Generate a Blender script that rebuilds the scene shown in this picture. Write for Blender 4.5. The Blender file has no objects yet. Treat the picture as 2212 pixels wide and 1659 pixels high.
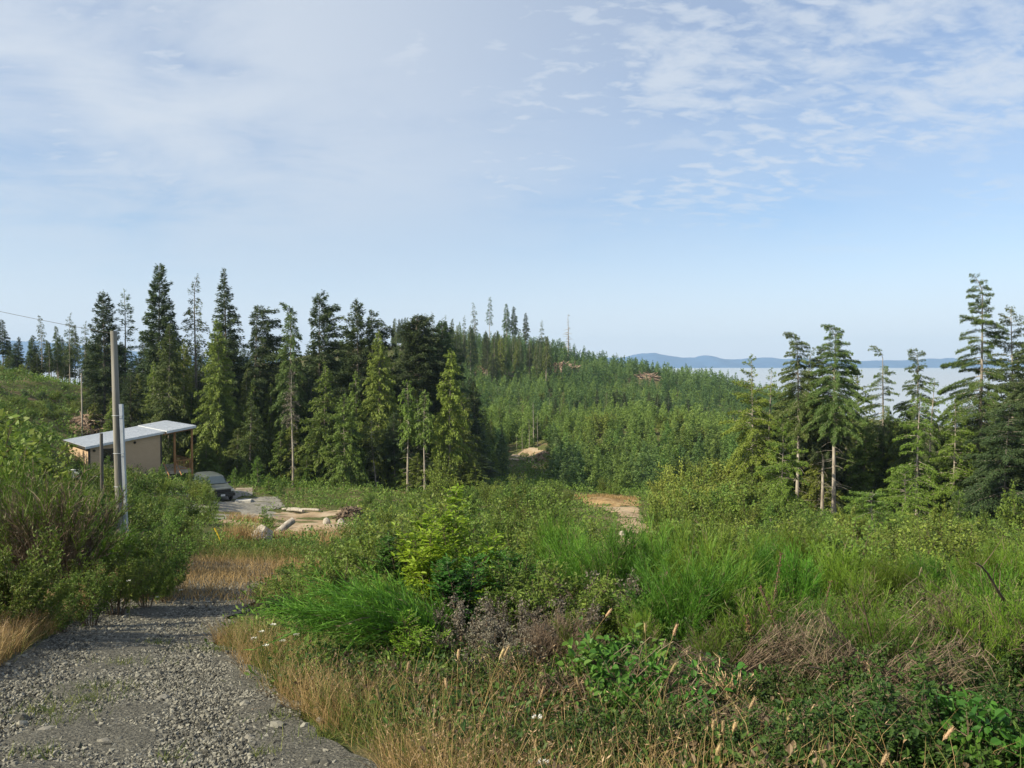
import bpy, math, random
import numpy as np
from mathutils import Vector

# ------------------------------------------------------------------ camera, sky, sun, exposure
SC = bpy.context.scene
COL = SC.collection
F = 1702.0                      # focal length, in pixels of a 2212 px wide picture
PITCH = math.radians(1.43)
cam_data = bpy.data.cameras.new('camera')
cam_data.sensor_width = 36.0
cam_data.lens = F / 2212.0 * 36.0
cam_data.clip_start = 0.05
cam_data.clip_end = 30000.0
cam = bpy.data.objects.new('camera', cam_data)
COL.objects.link(cam)
cam.location = (0, 0, 0)
cam.rotation_euler = (math.pi / 2 - PITCH, 0, 0)
SC.camera = cam

SUN_EL = math.radians(36)
SUN_A = math.radians(27)
sdir = Vector((-math.cos(SUN_A) * math.cos(SUN_EL), -math.sin(SUN_A) * math.cos(SUN_EL), math.sin(SUN_EL)))
sun_data = bpy.data.lights.new('sun', 'SUN')
sun_data.energy = 5.0
sun_data.angle = math.radians(0.6)
sun_data.color = (1.0, 0.89, 0.66)
sun = bpy.data.objects.new('sun', sun_data)
COL.objects.link(sun)
sun.location = (-60, -10, 80)
sun.rotation_euler = sdir.to_track_quat('Z', 'Y').to_euler()

world = bpy.data.worlds.new('World')
SC.world = world
world.use_nodes = True
wt = world.node_tree
wt.nodes.clear()


def wn(kind, **kw):
    n = wt.nodes.new(kind)
    for k, v in kw.items():
        setattr(n, k, v)
    return n


def wmath(op, a, b=None, c=None, clamp=False):
    n = wn('ShaderNodeMath', operation=op, use_clamp=clamp)
    for i, s in enumerate((a, b, c)):
        if s is None:
            continue
        if isinstance(s, (int, float)):
            n.inputs[i].default_value = s
        else:
            wt.links.new(s, n.inputs[i])
    return n.outputs[0]


def wmap(x, a, b, lo=0.0, hi=1.0):
    n = wn('ShaderNodeMapRange', interpolation_type='SMOOTHSTEP')
    wt.links.new(x, n.inputs[0])
    for i, v in enumerate((a, b, lo, hi)):
        n.inputs[i + 1].default_value = v
    return n.outputs[0]


def wmix(f, a, b):
    n = wn('ShaderNodeMix', data_type='RGBA')
    if isinstance(f, (int, float)):
        n.inputs[0].default_value = f
    else:
        wt.links.new(f, n.inputs[0])
    for i, s in ((6, a), (7, b)):
        if isinstance(s, tuple):
            n.inputs[i].default_value = s
        else:
            wt.links.new(s, n.inputs[i])
    return n.outputs[2]


w_out = wn('ShaderNodeOutputWorld')
w_bg = wn('ShaderNodeBackground')
w_bg.inputs['Strength'].default_value = 0.092
sky = wn('ShaderNodeTexSky', sky_type='NISHITA', sun_disc=False)
sky.sun_elevation = SUN_EL
sky.sun_rotation = math.atan2(sdir.x, sdir.y)
sky.altitude = 250
sky.air_density = 1.0
sky.dust_density = 1.6
sky.ozone_density = 1.6
tc = wn('ShaderNodeTexCoord')
sep = wn('ShaderNodeSeparateXYZ')
wt.links.new(tc.outputs['Generated'], sep.inputs[0])
dx, dy, dz = sep.outputs
zz = wmath('ADD', wmath('MAXIMUM', dz, 0.0), 0.22)
cx = wmath('DIVIDE', dx, zz)
cy = wmath('DIVIDE', dy, zz)
cmb = wn('ShaderNodeCombineXYZ')
wt.links.new(cx, cmb.inputs[0])
wt.links.new(cy, cmb.inputs[1])


def cloud_noise(scale, sx, sy, rot, off, detail, rough, dist=0.0):
    m = wn('ShaderNodeMapping')
    m.inputs['Scale'].default_value = (sx, sy, 1)
    m.inputs['Rotation'].default_value = (0, 0, rot)
    m.inputs['Location'].default_value = off
    wt.links.new(cmb.outputs[0], m.inputs[0])
    n = wn('ShaderNodeTexNoise')
    n.inputs['Scale'].default_value = scale
    n.inputs['Detail'].default_value = detail
    n.inputs['Roughness'].default_value = rough
    n.inputs['Distortion'].default_value = dist
    wt.links.new(m.outputs[0], n.inputs[0])
    return n.outputs[0]


# thin high veil, thickest towards the sun side (left); small broken cloudlets above and to the right
veil_n = cloud_noise(0.9, 1.0, 1.0, 0.5, (3.1, 0.4, 0), 6, 0.52, 0.4)
veil_f = cloud_noise(3.0, 0.8, 1.4, -0.35, (0.6, 2.2, 0), 7, 0.6, 0.5)
left = wmap(dx, 0.42, -0.48)
veil_m = wmath('ADD', wmath('MULTIPLY', veil_n, 0.75), wmath('MULTIPLY', veil_f, 0.45))
veil = wmath('MULTIPLY', wmap(veil_m, 0.28, 0.66), wmath('ADD', wmath('MULTIPLY', left, 0.60), 0.27))
elev_fade = wmap(dz, 0.02, 0.24)
veil = wmath('MULTIPLY', veil, elev_fade)
curd = cloud_noise(6.5, 0.85, 1.2, -0.3, (1.35, 0.2, 0), 9, 0.58, 0.25)
curd2 = cloud_noise(1.5, 1.0, 1.2, 0.2, (5.3, 1.7, 0), 3, 0.5, 0.0)
curds = wmath('MULTIPLY', wmap(curd, 0.33, 0.66), wmap(curd2, 0.24, 0.46))
topright = wmap(wmath('ADD', dz, wmath('MULTIPLY', dx, 0.14)), 0.17, 0.36)
curds = wmath('MULTIPLY', curds, wmath('MULTIPLY', topright, 0.78))
ripple = cloud_noise(15.0, 0.8, 1.3, -0.45, (4.1, 3.3, 0), 6, 0.55, 0.3)
ripples = wmath('MULTIPLY', wmap(ripple, 0.32, 0.68), wmap(cloud_noise(2.0, 1, 1, 0.9, (8.2, 1.1, 0), 3, 0.5), 0.28, 0.52))
ripples = wmath('MULTIPLY', ripples, wmath('MULTIPLY', wmap(dz, 0.09, 0.24), 0.72))
curds = wmath('MAXIMUM', curds, ripples)
# faint low streaks
streak = cloud_noise(2.4, 0.6, 1.8, -0.12, (2.2, 7.7, 0), 6, 0.6, 0.2)
streaks = wmath('MULTIPLY', wmap(streak, 0.47, 0.72), wmath('MULTIPLY', wmap(dz, 0.05, 0.15), 0.35))
cl = wmath('MAXIMUM', wmath('MAXIMUM', veil, curds), streaks, clamp=True)
tint = wmix(1.0, (0, 0, 0, 1), (0, 0, 0, 1))
skyc = wn('ShaderNodeMix', data_type='RGBA', blend_type='MULTIPLY')
skyc.inputs[0].default_value = 1.0
wt.links.new(sky.outputs[0], skyc.inputs[6])
skyc.inputs[7].default_value = (.93, 1.02, 1.12, 1)
SKY_MUL = skyc.inputs[7]
CLOUD = (4.75, 5.15, 5.65, 1)
low = wmath('MULTIPLY', wmap(dz, 0.20, -0.01), 0.8)      # pale blue air low over the horizon
sky_low = wmix(low, skyc.outputs[2], (5.5, 6.05, 7.2, 1))
sky_col = wmix(cl, sky_low, CLOUD)
wt.links.new(sky_col, w_bg.inputs['Color'])
wt.links.new(w_bg.outputs[0], w_out.inputs['Surface'])
try:
    world.cycles.sampling_method = 'MANUAL'
    world.cycles.sample_map_resolution = 1024
except Exception:
    pass

SC.view_settings.view_transform = 'Standard'
SC.view_settings.look = 'None'
SC.view_settings.exposure = 0.74
SC.view_settings.gamma = 1.0
SC.view_settings.use_curve_mapping = False
SC.cycles.max_bounces = 6
SC.cycles.diffuse_bounces = 3
SC.cycles.transmission_bounces = 3
SC.cycles.volume_bounces = 0
SC.cycles.use_denoising = True

# ------------------------------------------------------------------ helpers
rng = np.random.default_rng(11)
UP = np.array([0, 0, 1.0])


def U(a, b, n=None):
    return rng.uniform(a, b, n)


def nrm(v):
    return v / np.maximum(np.linalg.norm(v, axis=-1, keepdims=True), 1e-9)


def at(u, v, Y):
    """the point at distance Y ahead that is seen at pixel (u, v) of the 2212 x 1659 picture"""
    yv = (829.5 - v) / F
    c, s = math.cos(PITCH), math.sin(PITCH)
    dyy = c + yv * s
    dzz = -s + yv * c
    k = Y / dyy
    return ((u - 1106) / F * k, Y, dzz * k)


def xof(u, Y):
    return (u - 1106) / F * Y * 1.001


def zof(v, Y):
    return at(1106, v, Y)[2]


def vof(z, Y):
    c, s = math.cos(PITCH), math.sin(PITCH)
    d = c * Y - s * z
    w = s * Y + c * z
    return 829.5 - F * w / d


class MB:
    """gathers vertices and faces of one mesh; tint is a 0..1 value kept per face"""

    def __init__(self):
        self.v, self.f, self.t, self.m, self.s, self.n = [], [], [], [], [], 0

    def add(self, verts, faces, tint=0.5, mat=0, smooth=False):
        verts = np.asarray(verts, float).reshape(-1, 3)
        faces = np.asarray(faces, np.int64)
        if len(faces) == 0:
            return
        self.v.append(verts)
        self.f.append(faces + self.n)
        k = len(faces)
        self.t.append(np.broadcast_to(np.asarray(tint, float), (k,)).copy())
        self.m.append(np.full(k, mat, np.int32))
        self.s.append(np.full(k, smooth, bool))
        self.n += len(verts)

    def mesh(self, name, mats):
        me = bpy.data.meshes.new(name)
        V = np.concatenate(self.v)
        loops = np.concatenate([f.ravel() for f in self.f])
        sizes = np.concatenate([np.full(len(f), f.shape[1], np.int32) for f in self.f])
        starts = np.concatenate([[0], np.cumsum(sizes)[:-1]]).astype(np.int32)
        me.vertices.add(len(V))
        me.vertices.foreach_set('co', V.ravel().astype(np.float32))
        me.loops.add(len(loops))
        me.loops.foreach_set('vertex_index', loops.astype(np.int32))
        me.polygons.add(len(sizes))
        me.polygons.foreach_set('loop_start', starts)
        me.polygons.foreach_set('loop_total', sizes)
        me.polygons.foreach_set('material_index', np.concatenate(self.m))
        me.polygons.foreach_set('use_smooth', np.concatenate(self.s))
        a = me.attributes.new('tint', 'FLOAT', 'FACE')
        a.data.foreach_set('value', np.concatenate(self.t).astype(np.float32))
        for m in (mats if isinstance(mats, (list, tuple)) else [mats]):
            me.materials.append(m)
        me.update(calc_edges=True)
        return me

    def build(self, name, mats, parent=None):
        return link(name, self.mesh(name, mats), parent)


def link(name, me, parent=None):
    o = bpy.data.objects.new(name, me)
    COL.objects.link(o)
    if parent is not None:
        o.parent = parent
    return o


def tag(o, label, cat=None, group=None, kind=None):
    if label:
        o['label'] = label
    if cat:
        o['category'] = cat
    if group:
        o['group'] = group
    if kind:
        o['kind'] = kind
    return o


def thing(name, label, cat, loc=(0, 0, 0), rotz=0.0, group=None, scale=1.0, tilt=(0, 0)):
    o = bpy.data.objects.new(name, None)
    o.empty_display_size = 0.3
    COL.objects.link(o)
    o.location = loc
    o.rotation_euler = (tilt[0], tilt[1], rotz)
    o.scale = (scale,) * 3 if isinstance(scale, (int, float)) else scale
    return tag(o, label, cat, group)


def leaves(mb, P, D, N, L, W, tint=0.5, mat=0, bend=0.0, wide=0.45):
    """diamond leaves: from P along D, flat side facing N"""
    n = len(P)
    D = nrm(D)
    S = nrm(np.cross(D, N))
    N2 = np.cross(S, D)
    L = np.broadcast_to(L, (n,))[:, None]
    W = np.broadcast_to(W, (n,))[:, None]
    mid = P + D * L * wide
    v = np.empty((n, 4, 3))
    v[:, 0] = P
    v[:, 1] = mid + S * W * 0.5 + N2 * L * bend
    v[:, 2] = P + D * L
    v[:, 3] = mid - S * W * 0.5 + N2 * L * bend
    f = np.arange(n * 4).reshape(n, 4)
    mb.add(v, f, tint, mat)


def leaves6(mb, P, D, N, L, W, tint=0.5, mat=0, fold=.18, droop=.12):
    """oval leaves of two halves folded along the midrib"""
    n = len(P)
    D = nrm(D)
    S = nrm(np.cross(D, N))
    N2 = np.cross(S, D)
    L = np.broadcast_to(L, (n,))[:, None]
    W = np.broadcast_to(W, (n,))[:, None]
    v = np.empty((n, 6, 3))
    v[:, 0] = P
    v[:, 3] = P + D * L - N2 * L * droop
    for k, (s, q, ww) in enumerate(((1, .28, .42), (1, .68, .40), (-1, .68, .40), (-1, .28, .42))):
        v[:, (1, 2, 4, 5)[k]] = P + D * L * q + S * s * W * ww + N2 * (W * fold - L * droop * q * q)
    b = np.arange(n)[:, None] * 6
    f = np.concatenate([b + np.array([[0, 1, 2, 3]]), b + np.array([[0, 3, 4, 5]])], 0)
    t = np.broadcast_to(np.asarray(tint, float), (n,))
    mb.add(v.reshape(-1, 3), f, np.concatenate([t, t]), mat)


def tubes(mb, P, R, sides=3, tint=0.5, mat=0, smooth=True, cap=False):
    """P (n,k,3) polylines with radii R (n,k)"""
    P = np.asarray(P, float)
    n, k, _ = P.shape
    R = np.broadcast_to(R, (n, k))
    T = nrm(np.gradient(P, axis=1))
    ref = np.where(np.abs(T[..., 2:3]) > 0.9, np.array([1.0, 0, 0]), UP)
    A = nrm(np.cross(T, ref))
    B = np.cross(T, A)
    ang = np.arange(sides) / sides * 2 * math.pi
    ring = A[:, :, None, :] * np.cos(ang)[:, None] + B[:, :, None, :] * np.sin(ang)[:, None]
    v = P[:, :, None, :] + ring * R[:, :, None, None]
    idx = np.arange(n * k * sides).reshape(n, k, sides)
    a = idx[:, :-1]
    b = idx[:, 1:]
    f = np.stack([a, np.roll(a, -1, 2), np.roll(b, -1, 2), b], -1).reshape(-1, 4)
    t = np.asarray(tint, float)
    if t.ndim == 1:
        t = np.repeat(t, (k - 1) * sides)
    mb.add(v.reshape(-1, 3), f, t, mat, smooth)
    if cap:
        for i in range(n):
            mb.add(v[i, -1], np.arange(sides)[None], 0.5, mat)
            mb.add(v[i, 0], np.arange(sides)[::-1][None], 0.5, mat)


def ribbons(mb, P, W, tint=0.5, mat=0, side=None):
    """P (n,k,3) polylines, widths W (n,k): flat blades"""
    n, k, _ = P.shape
    T = nrm(P[:, -1] - P[:, 0])
    if side is None:
        side = rng.normal(size=(n, 3))
    S = nrm(np.cross(T, side))[:, None, :] * (np.broadcast_to(W, (n, k)) * 0.5)[:, :, None]
    v = np.stack([P - S, P + S], 2)
    idx = np.arange(n * k * 2).reshape(n, k, 2)
    f = np.stack([idx[:, :-1, 0], idx[:, :-1, 1], idx[:, 1:, 1], idx[:, 1:, 0]], -1).reshape(-1, 4)
    t = np.asarray(tint, float)
    if t.ndim == 1:
        t = np.repeat(t, k - 1)
    mb.add(v.reshape(-1, 3), f, t, mat)


def box(mb, lo, hi, tint=0.5, mat=0, M=None):
    x0, y0, z0 = lo
    x1, y1, z1 = hi
    v = np.array([[x0, y0, z0], [x1, y0, z0], [x1, y1, z0], [x0, y1, z0], [x0, y0, z1], [x1, y0, z1], [x1, y1, z1], [x0, y1, z1]], float)
    if M is not None:
        v = M(v)
    mb.add(v, [[3, 2, 1, 0], [4, 5, 6, 7], [0, 1, 5, 4], [1, 2, 6, 5], [2, 3, 7, 6], [3, 0, 4, 7]], tint, mat)


ICO_V = None


def ico():
    p = (1 + 5 ** 0.5) / 2
    v = np.array([[-1, p, 0], [1, p, 0], [-1, -p, 0], [1, -p, 0], [0, -1, p], [0, 1, p], [0, -1, -p], [0, 1, -p], [p, 0, -1], [p, 0, 1], [-p, 0, -1], [-p, 0, 1]], float)
    f = np.array([[0, 11, 5], [0, 5, 1], [0, 1, 7], [0, 7, 10], [0, 10, 11], [1, 5, 9], [5, 11, 4], [11, 10, 2], [10, 7, 6], [7, 1, 8], [3, 9, 4], [3, 4, 2], [3, 2, 6], [3, 6, 8], [3, 8, 9], [4, 9, 5], [2, 4, 11], [6, 2, 10], [8, 6, 7], [9, 8, 1]])
    return nrm(v), f


def stones(mb, P, size, flat=0.65, tint=None, mat=0, jag=0.22):
    v, f = ico()
    n = len(P)
    sc = size[:, None] * np.stack([U(.75, 1.35, n), U(.65, 1.1, n), U(.45, .9, n) * flat / .65], 1)
    vv = v[None] * (1 + U(-jag, jag, (n, 12, 1)))
    vv = vv * sc[:, None, :]
    a = U(0, 6.28, n)
    b = U(-.4, .4, n)
    ca, sa, cb, sb = np.cos(a)[:, None], np.sin(a)[:, None], np.cos(b)[:, None], np.sin(b)[:, None]
    x, y, z = vv[..., 0], vv[..., 1], vv[..., 2]
    y, z = y * cb - z * sb, y * sb + z * cb
    x, y = x * ca - y * sa, x * sa + y * ca
    vv = np.stack([x, y, z], -1) + P[:, None, :]
    ff = (f[None] + (np.arange(n) * 12)[:, None, None]).reshape(-1, 3)
    t = np.repeat(U(0, 1, n) if tint is None else tint, 20)
    mb.add(vv.reshape(-1, 3), ff, t, mat)


_perm = np.random.default_rng(3).random((256, 256))


def vnoise(x, y):
    xi, yi = np.floor(x).astype(int), np.floor(y).astype(int)
    fx, fy = x - xi, y - yi
    fx, fy = fx * fx * (3 - 2 * fx), fy * fy * (3 - 2 * fy)
    g = lambda a, b: _perm[a % 256, b % 256]
    return (g(xi, yi) * (1 - fx) + g(xi + 1, yi) * fx) * (1 - fy) + (g(xi, yi + 1) * (1 - fx) + g(xi + 1, yi + 1) * fx) * fy


def fbm(x, y, octaves=4):
    s, a, t = 0, 1.0, 0
    for i in range(octaves):
        s = s + a * (vnoise(x * 2 ** i + 17 * i, y * 2 ** i + 31 * i) - 0.5)
        t += a
        a *= 0.5
    return s / t * 2


# ------------------------------------------------------------------ materials
def mat_new(name):
    m = bpy.data.materials.new(name)
    m.use_nodes = True
    nt = m.node_tree
    b = nt.nodes['Principled BSDF']
    return m, nt, b


def N_(nt, kind, **kw):
    n = nt.nodes.new(kind)
    for k, v in kw.items():
        setattr(n, k, v)
    return n


def c4(c):
    return (c[0], c[1], c[2], 1)


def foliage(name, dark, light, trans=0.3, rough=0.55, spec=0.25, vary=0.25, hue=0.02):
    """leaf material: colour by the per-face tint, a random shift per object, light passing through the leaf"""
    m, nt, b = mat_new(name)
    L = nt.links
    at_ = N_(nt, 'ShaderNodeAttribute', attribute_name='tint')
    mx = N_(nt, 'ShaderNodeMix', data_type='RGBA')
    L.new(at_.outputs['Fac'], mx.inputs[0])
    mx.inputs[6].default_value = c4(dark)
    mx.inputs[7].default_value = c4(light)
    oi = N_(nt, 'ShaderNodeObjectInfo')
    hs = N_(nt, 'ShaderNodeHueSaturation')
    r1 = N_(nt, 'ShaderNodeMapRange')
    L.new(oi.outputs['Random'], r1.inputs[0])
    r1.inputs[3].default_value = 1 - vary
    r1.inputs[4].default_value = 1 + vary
    L.new(r1.outputs[0], hs.inputs['Value'])
    r2 = N_(nt, 'ShaderNodeMapRange')
    mm = N_(nt, 'ShaderNodeMath', operation='FRACT')
    ml = N_(nt, 'ShaderNodeMath', operation='MULTIPLY')
    L.new(oi.outputs['Random'], ml.inputs[0])
    ml.inputs[1].default_value = 7.31
    L.new(ml.outputs[0], mm.inputs[0])
    L.new(mm.outputs[0], r2.inputs[0])
    r2.inputs[3].default_value = 0.5 - hue
    r2.inputs[4].default_value = 0.5 + hue
    L.new(r2.outputs[0], hs.inputs['Hue'])
    L.new(mx.outputs[2], hs.inputs['Color'])
    L.new(hs.outputs[0], b.inputs['Base Color'])
    b.inputs['Roughness'].default_value = rough
    b.inputs['Specular IOR Level'].default_value = spec
    if trans > 0:
        tr = N_(nt, 'ShaderNodeBsdfTranslucent')
        L.new(hs.outputs[0], tr.inputs['Color'])
        ms = N_(nt, 'ShaderNodeMixShader')
        ms.inputs[0].default_value = trans
        L.new(b.outputs[0], ms.inputs[1])
        L.new(tr.outputs[0], ms.inputs[2])
        L.new(ms.outputs[0], nt.nodes['Material Output'].inputs['Surface'])
    return m


def noisy(name, cols, scale=4.0, stretch=(1, 1, 1), rough=0.8, bump=0.3, bump_scale=None, metallic=0.0, spec=0.3, tinted=0.0, detail=6, bump_dist=0.02, stops=None):
    """stone, bark, soil, metal: noise colour ramp in object space plus bump"""
    m, nt, b = mat_new(name)
    L = nt.links
    tcd = N_(nt, 'ShaderNodeTexCoord')
    mp = N_(nt, 'ShaderNodeMapping')
    mp.inputs['Scale'].default_value = stretch
    L.new(tcd.outputs['Object'], mp.inputs[0])
    nz = N_(nt, 'ShaderNodeTexNoise')
    nz.inputs['Scale'].default_value = scale
    nz.inputs['Detail'].default_value = detail
    nz.inputs['Roughness'].default_value = 0.6
    L.new(mp.outputs[0], nz.inputs[0])
    rp = N_(nt, 'ShaderNodeValToRGB')
    el = rp.color_ramp.elements
    k = len(cols)
    pos = stops or [0.32 + 0.36 * i / max(1, k - 1) for i in range(k)]
    while len(el) < k:
        el.new(0.5)
    for i in range(k):
        el[i].position = pos[i]
        el[i].color = c4(cols[i])
    fac = nz.outputs[0]
    if tinted > 0:
        a_ = N_(nt, 'ShaderNodeAttribute', attribute_name='tint')
        sb = N_(nt, 'ShaderNodeMath', operation='MULTIPLY_ADD')
        L.new(a_.outputs['Fac'], sb.inputs[0])
        sb.inputs[1].default_value = tinted
        ad = N_(nt, 'ShaderNodeMath', operation='SUBTRACT')
        L.new(nz.outputs[0], ad.inputs[0])
        ad.inputs[1].default_value = tinted * 0.5
        L.new(ad.outputs[0], sb.inputs[2])
        fac = sb.outputs[0]
    L.new(fac, rp.inputs[0])
    L.new(rp.outputs[0], b.inputs['Base Color'])
    b.inputs['Roughness'].default_value = rough
    b.inputs['Metallic'].default_value = metallic
    b.inputs['Specular IOR Level'].default_value = spec
    if bump > 0:
        n2 = N_(nt, 'ShaderNodeTexNoise')
        n2.inputs['Scale'].default_value = bump_scale or scale * 3
        n2.inputs['Detail'].default_value = 6
        L.new(mp.outputs[0], n2.inputs[0])
        bp = N_(nt, 'ShaderNodeBump')
        bp.inputs['Strength'].default_value = bump
        bp.inputs['Distance'].default_value = bump_dist
        L.new(n2.outputs[0], bp.inputs['Height'])
        L.new(bp.outputs[0], b.inputs['Normal'])
    return m


def plain(name, col, rough=0.5, metallic=0.0, spec=0.5):
    return noisy(name, [tuple(c * 0.9 for c in col), tuple(min(1, c * 1.08) for c in col)], 3.0, rough=rough, metallic=metallic, spec=spec, bump=0.0)


M = {}
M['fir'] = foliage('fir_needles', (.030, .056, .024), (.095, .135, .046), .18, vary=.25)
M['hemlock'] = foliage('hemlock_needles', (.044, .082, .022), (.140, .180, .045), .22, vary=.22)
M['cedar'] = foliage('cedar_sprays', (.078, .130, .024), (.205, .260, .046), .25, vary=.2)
M['gold'] = foliage('golden_cedar_sprays', (.080, .135, .020), (.205, .275, .042), .28, vary=.12)
M['young'] = foliage('young_conifer_needles', (.052, .112, .036), (.150, .230, .068), .2, vary=.28, hue=.018)
M['light'] = foliage('light_young_conifer_needles', (.076, .140, .032), (.205, .292, .070), .22, vary=.25, hue=.018)
M['bright'] = foliage('bright_conifer_needles', (.080, .150, .026), (.200, .285, .050), .28, vary=.2)
M['front'] = foliage('shaded_bank_leaves', (.026, .058, .012), (.095, .155, .030), .3, vary=.2)  # deep shade of the near bank put into a darker leaf colour
M['brown'] = foliage('dead_brown_leaves', (.050, .034, .022), (.170, .115, .070), .15, vary=.1)
M['alder'] = foliage('alder_leaves', (.062, .116, .019), (.190, .262, .046), .32, vary=.25)
M['salal'] = foliage('salal_leaves', (.028, .085, .014), (.095, .210, .030), .3, rough=.5, spec=.25, vary=.15)
M['lime'] = foliage('yellow_green_leaves', (.095, .200, .014), (.255, .395, .032), .4, vary=.1)
M['grey'] = foliage('grey_withered_leaves', (.062, .056, .040), (.200, .182, .145), .15, vary=.1)
M['broom'] = foliage('broom_twigs', (.042, .110, .012), (.135, .240, .026), .3, vary=.32, hue=.025)
M['broom_dry'] = foliage('dry_broom_twigs', (.058, .046, .030), (.230, .180, .118), .12, vary=.15)
M['straw'] = foliage('straw', (.225, .160, .058), (.480, .370, .165), .3, vary=.1)
M['grass'] = foliage('green_grass', (.045, .090, .015), (.190, .210, .050), .3, vary=.1)
M['dock'] = foliage('dock_seed', (.075, .038, .022), (.190, .110, .060), .15)
M['seed'] = foliage('seed_heads', (.300, .210, .105), (.520, .400, .230), .2)
M['white_petal'] = foliage('white_flower', (.55, .55, .50), (.75, .75, .70), .3)
M['bark'] = noisy('conifer_bark', [(.085, .070, .058), (.190, .165, .140), (.300, .275, .245)], 3.0, (1, 1, .25), .9, .5)
M['bark_pale'] = noisy('pale_bark', [(.160, .135, .110), (.300, .265, .225), (.420, .385, .335)], 3.0, (1, 1, .25), .9, .5)
M['twig'] = noisy('twig_bark', [(.070, .050, .035), (.160, .120, .085)], 9.0, (1, 1, .3), .9, .2)
M['dead'] = noisy('weathered_wood', [(.160, .140, .120), (.290, .262, .230), (.390, .362, .325)], 6.0, (1, 1, .2), .85, .4)
M['slash'] = noisy('slash_wood', [(.120, .080, .055), (.230, .165, .115), (.340, .265, .205)], 5.0, (1, 1, 1), .9, .3, tinted=.35)
M['rock'] = noisy('boulder_stone', [(.180, .165, .145), (.330, .300, .260), (.430, .400, .360)], 5.0, rough=.85, bump=.6)
# ------------------------------------------------------------------ the shape of the land
# each row: pixel column u, pixel row v, distance Y  ->  a point of the ground
CP = []


def cp(u, v, Y):
    CP.append(at(u, v, Y))


def cz(u, Y, z):
    CP.append((xof(u, Y), Y, z))


for th in (-1.2, -.75, -.45, -.2, 0, .2, .45, .75, 1.2):
    for r in (0.3, 2, 4, 7, 11, 15):
        y = r * math.cos(th)
        x = r * math.sin(th)
        z = -1.65 - 0.2 * y
        if th < -.6:
            z += 0.10 * max(0, -x - 5)
        if x > 1:
            z += 0.02 * (x - 1)
        CP.append((x, y, z))
for Y, z in ((20, -5.6), (25, -6.5), (30, -7.3), (40, -8.9), (48, -9.9), (55, -10.6), (65, -11.1), (75, -11.7)):
    cz(580, Y, z)
for Y, z in ((20, -5.2), (30, -6.0), (45, -7.6), (60, -8.3)):
    cz(60, Y, z)
for Y, z in ((20, -5.4), (30, -6.9), (45, -8.6), (58, -9.8), (72, -10.5), (80, -10.4)):
    cz(300, Y, z)
cp(195, 930, 95); cp(100, 822, 120); cp(0, 800, 128); cp(230, 850, 130); cp(-150, 790, 120); cz(-150, 60, -6); cz(-300, 30, -4.6)
cz(100, 160, -4); cz(0, 200, -14); cz(0, 320, -40); cz(300, 180, -9)
for Y, z in ((20, -5.6), (32, -8.3), (45, -10.4), (62, -11.8), (72, -12.4), (100, -15.5)):
    cz(1340, Y, z)
for Y, z in ((20, -5.4), (32, -7.9), (50, -10.3), (75, -12.6), (90, -13.7)):
    cz(950, Y, z)
cz(500, 90, -13.2); cz(800, 92, -13.7); cz(300, 95, -11.6); cz(1050, 95, -14.5); cz(500, 125, -13); cz(850, 125, -14.5)
cz(1500, 45, -9.6); cz(1720, 58, -11.2); cz(2000, 55, -11.1); cz(2200, 50, -10.1); cz(2200, 25, -6.4); cz(1750, 25, -6.4); cz(1600, 70, -13)
cz(2000, 100, -17); cz(2000, 200, -36); cz(2400, 100, -17); cz(1750, 105, -18)
cz(1400, 100, -15.5); cz(1200, 110, -16); cp(1150, 985, 130); cz(1300, 118, -15.8); cp(1060, 1000, 128)
cp(1440, 922, 150); cp(1310, 918, 150); cp(1570, 950, 145); cz(1430, 182, -18.0); cz(1310, 180, -15.5); cz(1600, 185, -20)
cz(600, 200, -5); cz(300, 250, -10); cz(750, 330, 5.5); cz(900, 330, 6.5); cz(1080, 350, 8.6); cp(1225, 775, 335); cp(1330, 802, 325); cp(1450, 820, 315); cp(1600, 852, 300); cz(1750, 285, -18)
cp(1100, 850, 230); cp(1300, 858, 235); cp(1450, 880, 230); cp(1200, 810, 285); cp(950, 850, 230); cz(700, 250, 0)
for u in (-600, -200, 200, 600, 1000, 1400, 1800, 2300, 2900):
    cz(u, 560, -38)
    cz(u, 900, -60)
    cz(u, 3000, -75)
    cz(u, 9000, -75)
cz(2500, 280, -40); cz(-300, 250, -30); cz(-500, 120, -8); cz(2700, 60, -12)
CP = np.array(CP)


def warp(x, y):
    r = np.hypot(x, y)
    th = np.arctan2(x, y)
    th = np.where(np.abs(th) > 1.3, np.sign(th) * 1.3, th)
    return np.stack([np.log(r + 4.0), 1.25 * th], -1)


_wc = warp(CP[:, 0], CP[:, 1])
_cc = 0.10


def _phi(a, b):
    return np.sqrt(((a[:, None] - b[None]) ** 2).sum(-1) + _cc ** 2)


_A = _phi(_wc, _wc)
_A = np.block([[_A - 0.004 * np.eye(len(CP)), np.ones((len(CP), 1))], [np.ones((1, len(CP))), np.zeros((1, 1))]])
_coef = np.linalg.solve(_A, np.append(CP[:, 2], 0))


def road_edges(y):
    ys = [-8, 0, 3, 5.3, 7.5, 9.4, 10.6, 12, 15, 20, 25, 30, 36, 44]
    xr = [1.4, 1.0, .05, -.92, -2.35, -3.3, -3.9, -4.4, -5.1, -6.4, -7.6, -9.2, -10.8, -12.5]
    xl = [-5.0, -4.9, -4.9, -5.0, -5.4, -6.1, -6.5, -7.1, -8.3, -9.7, -11.0, -12.4, -14.0, -15.5]
    return np.interp(y, ys, xl), np.interp(y, ys, xr)


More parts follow.
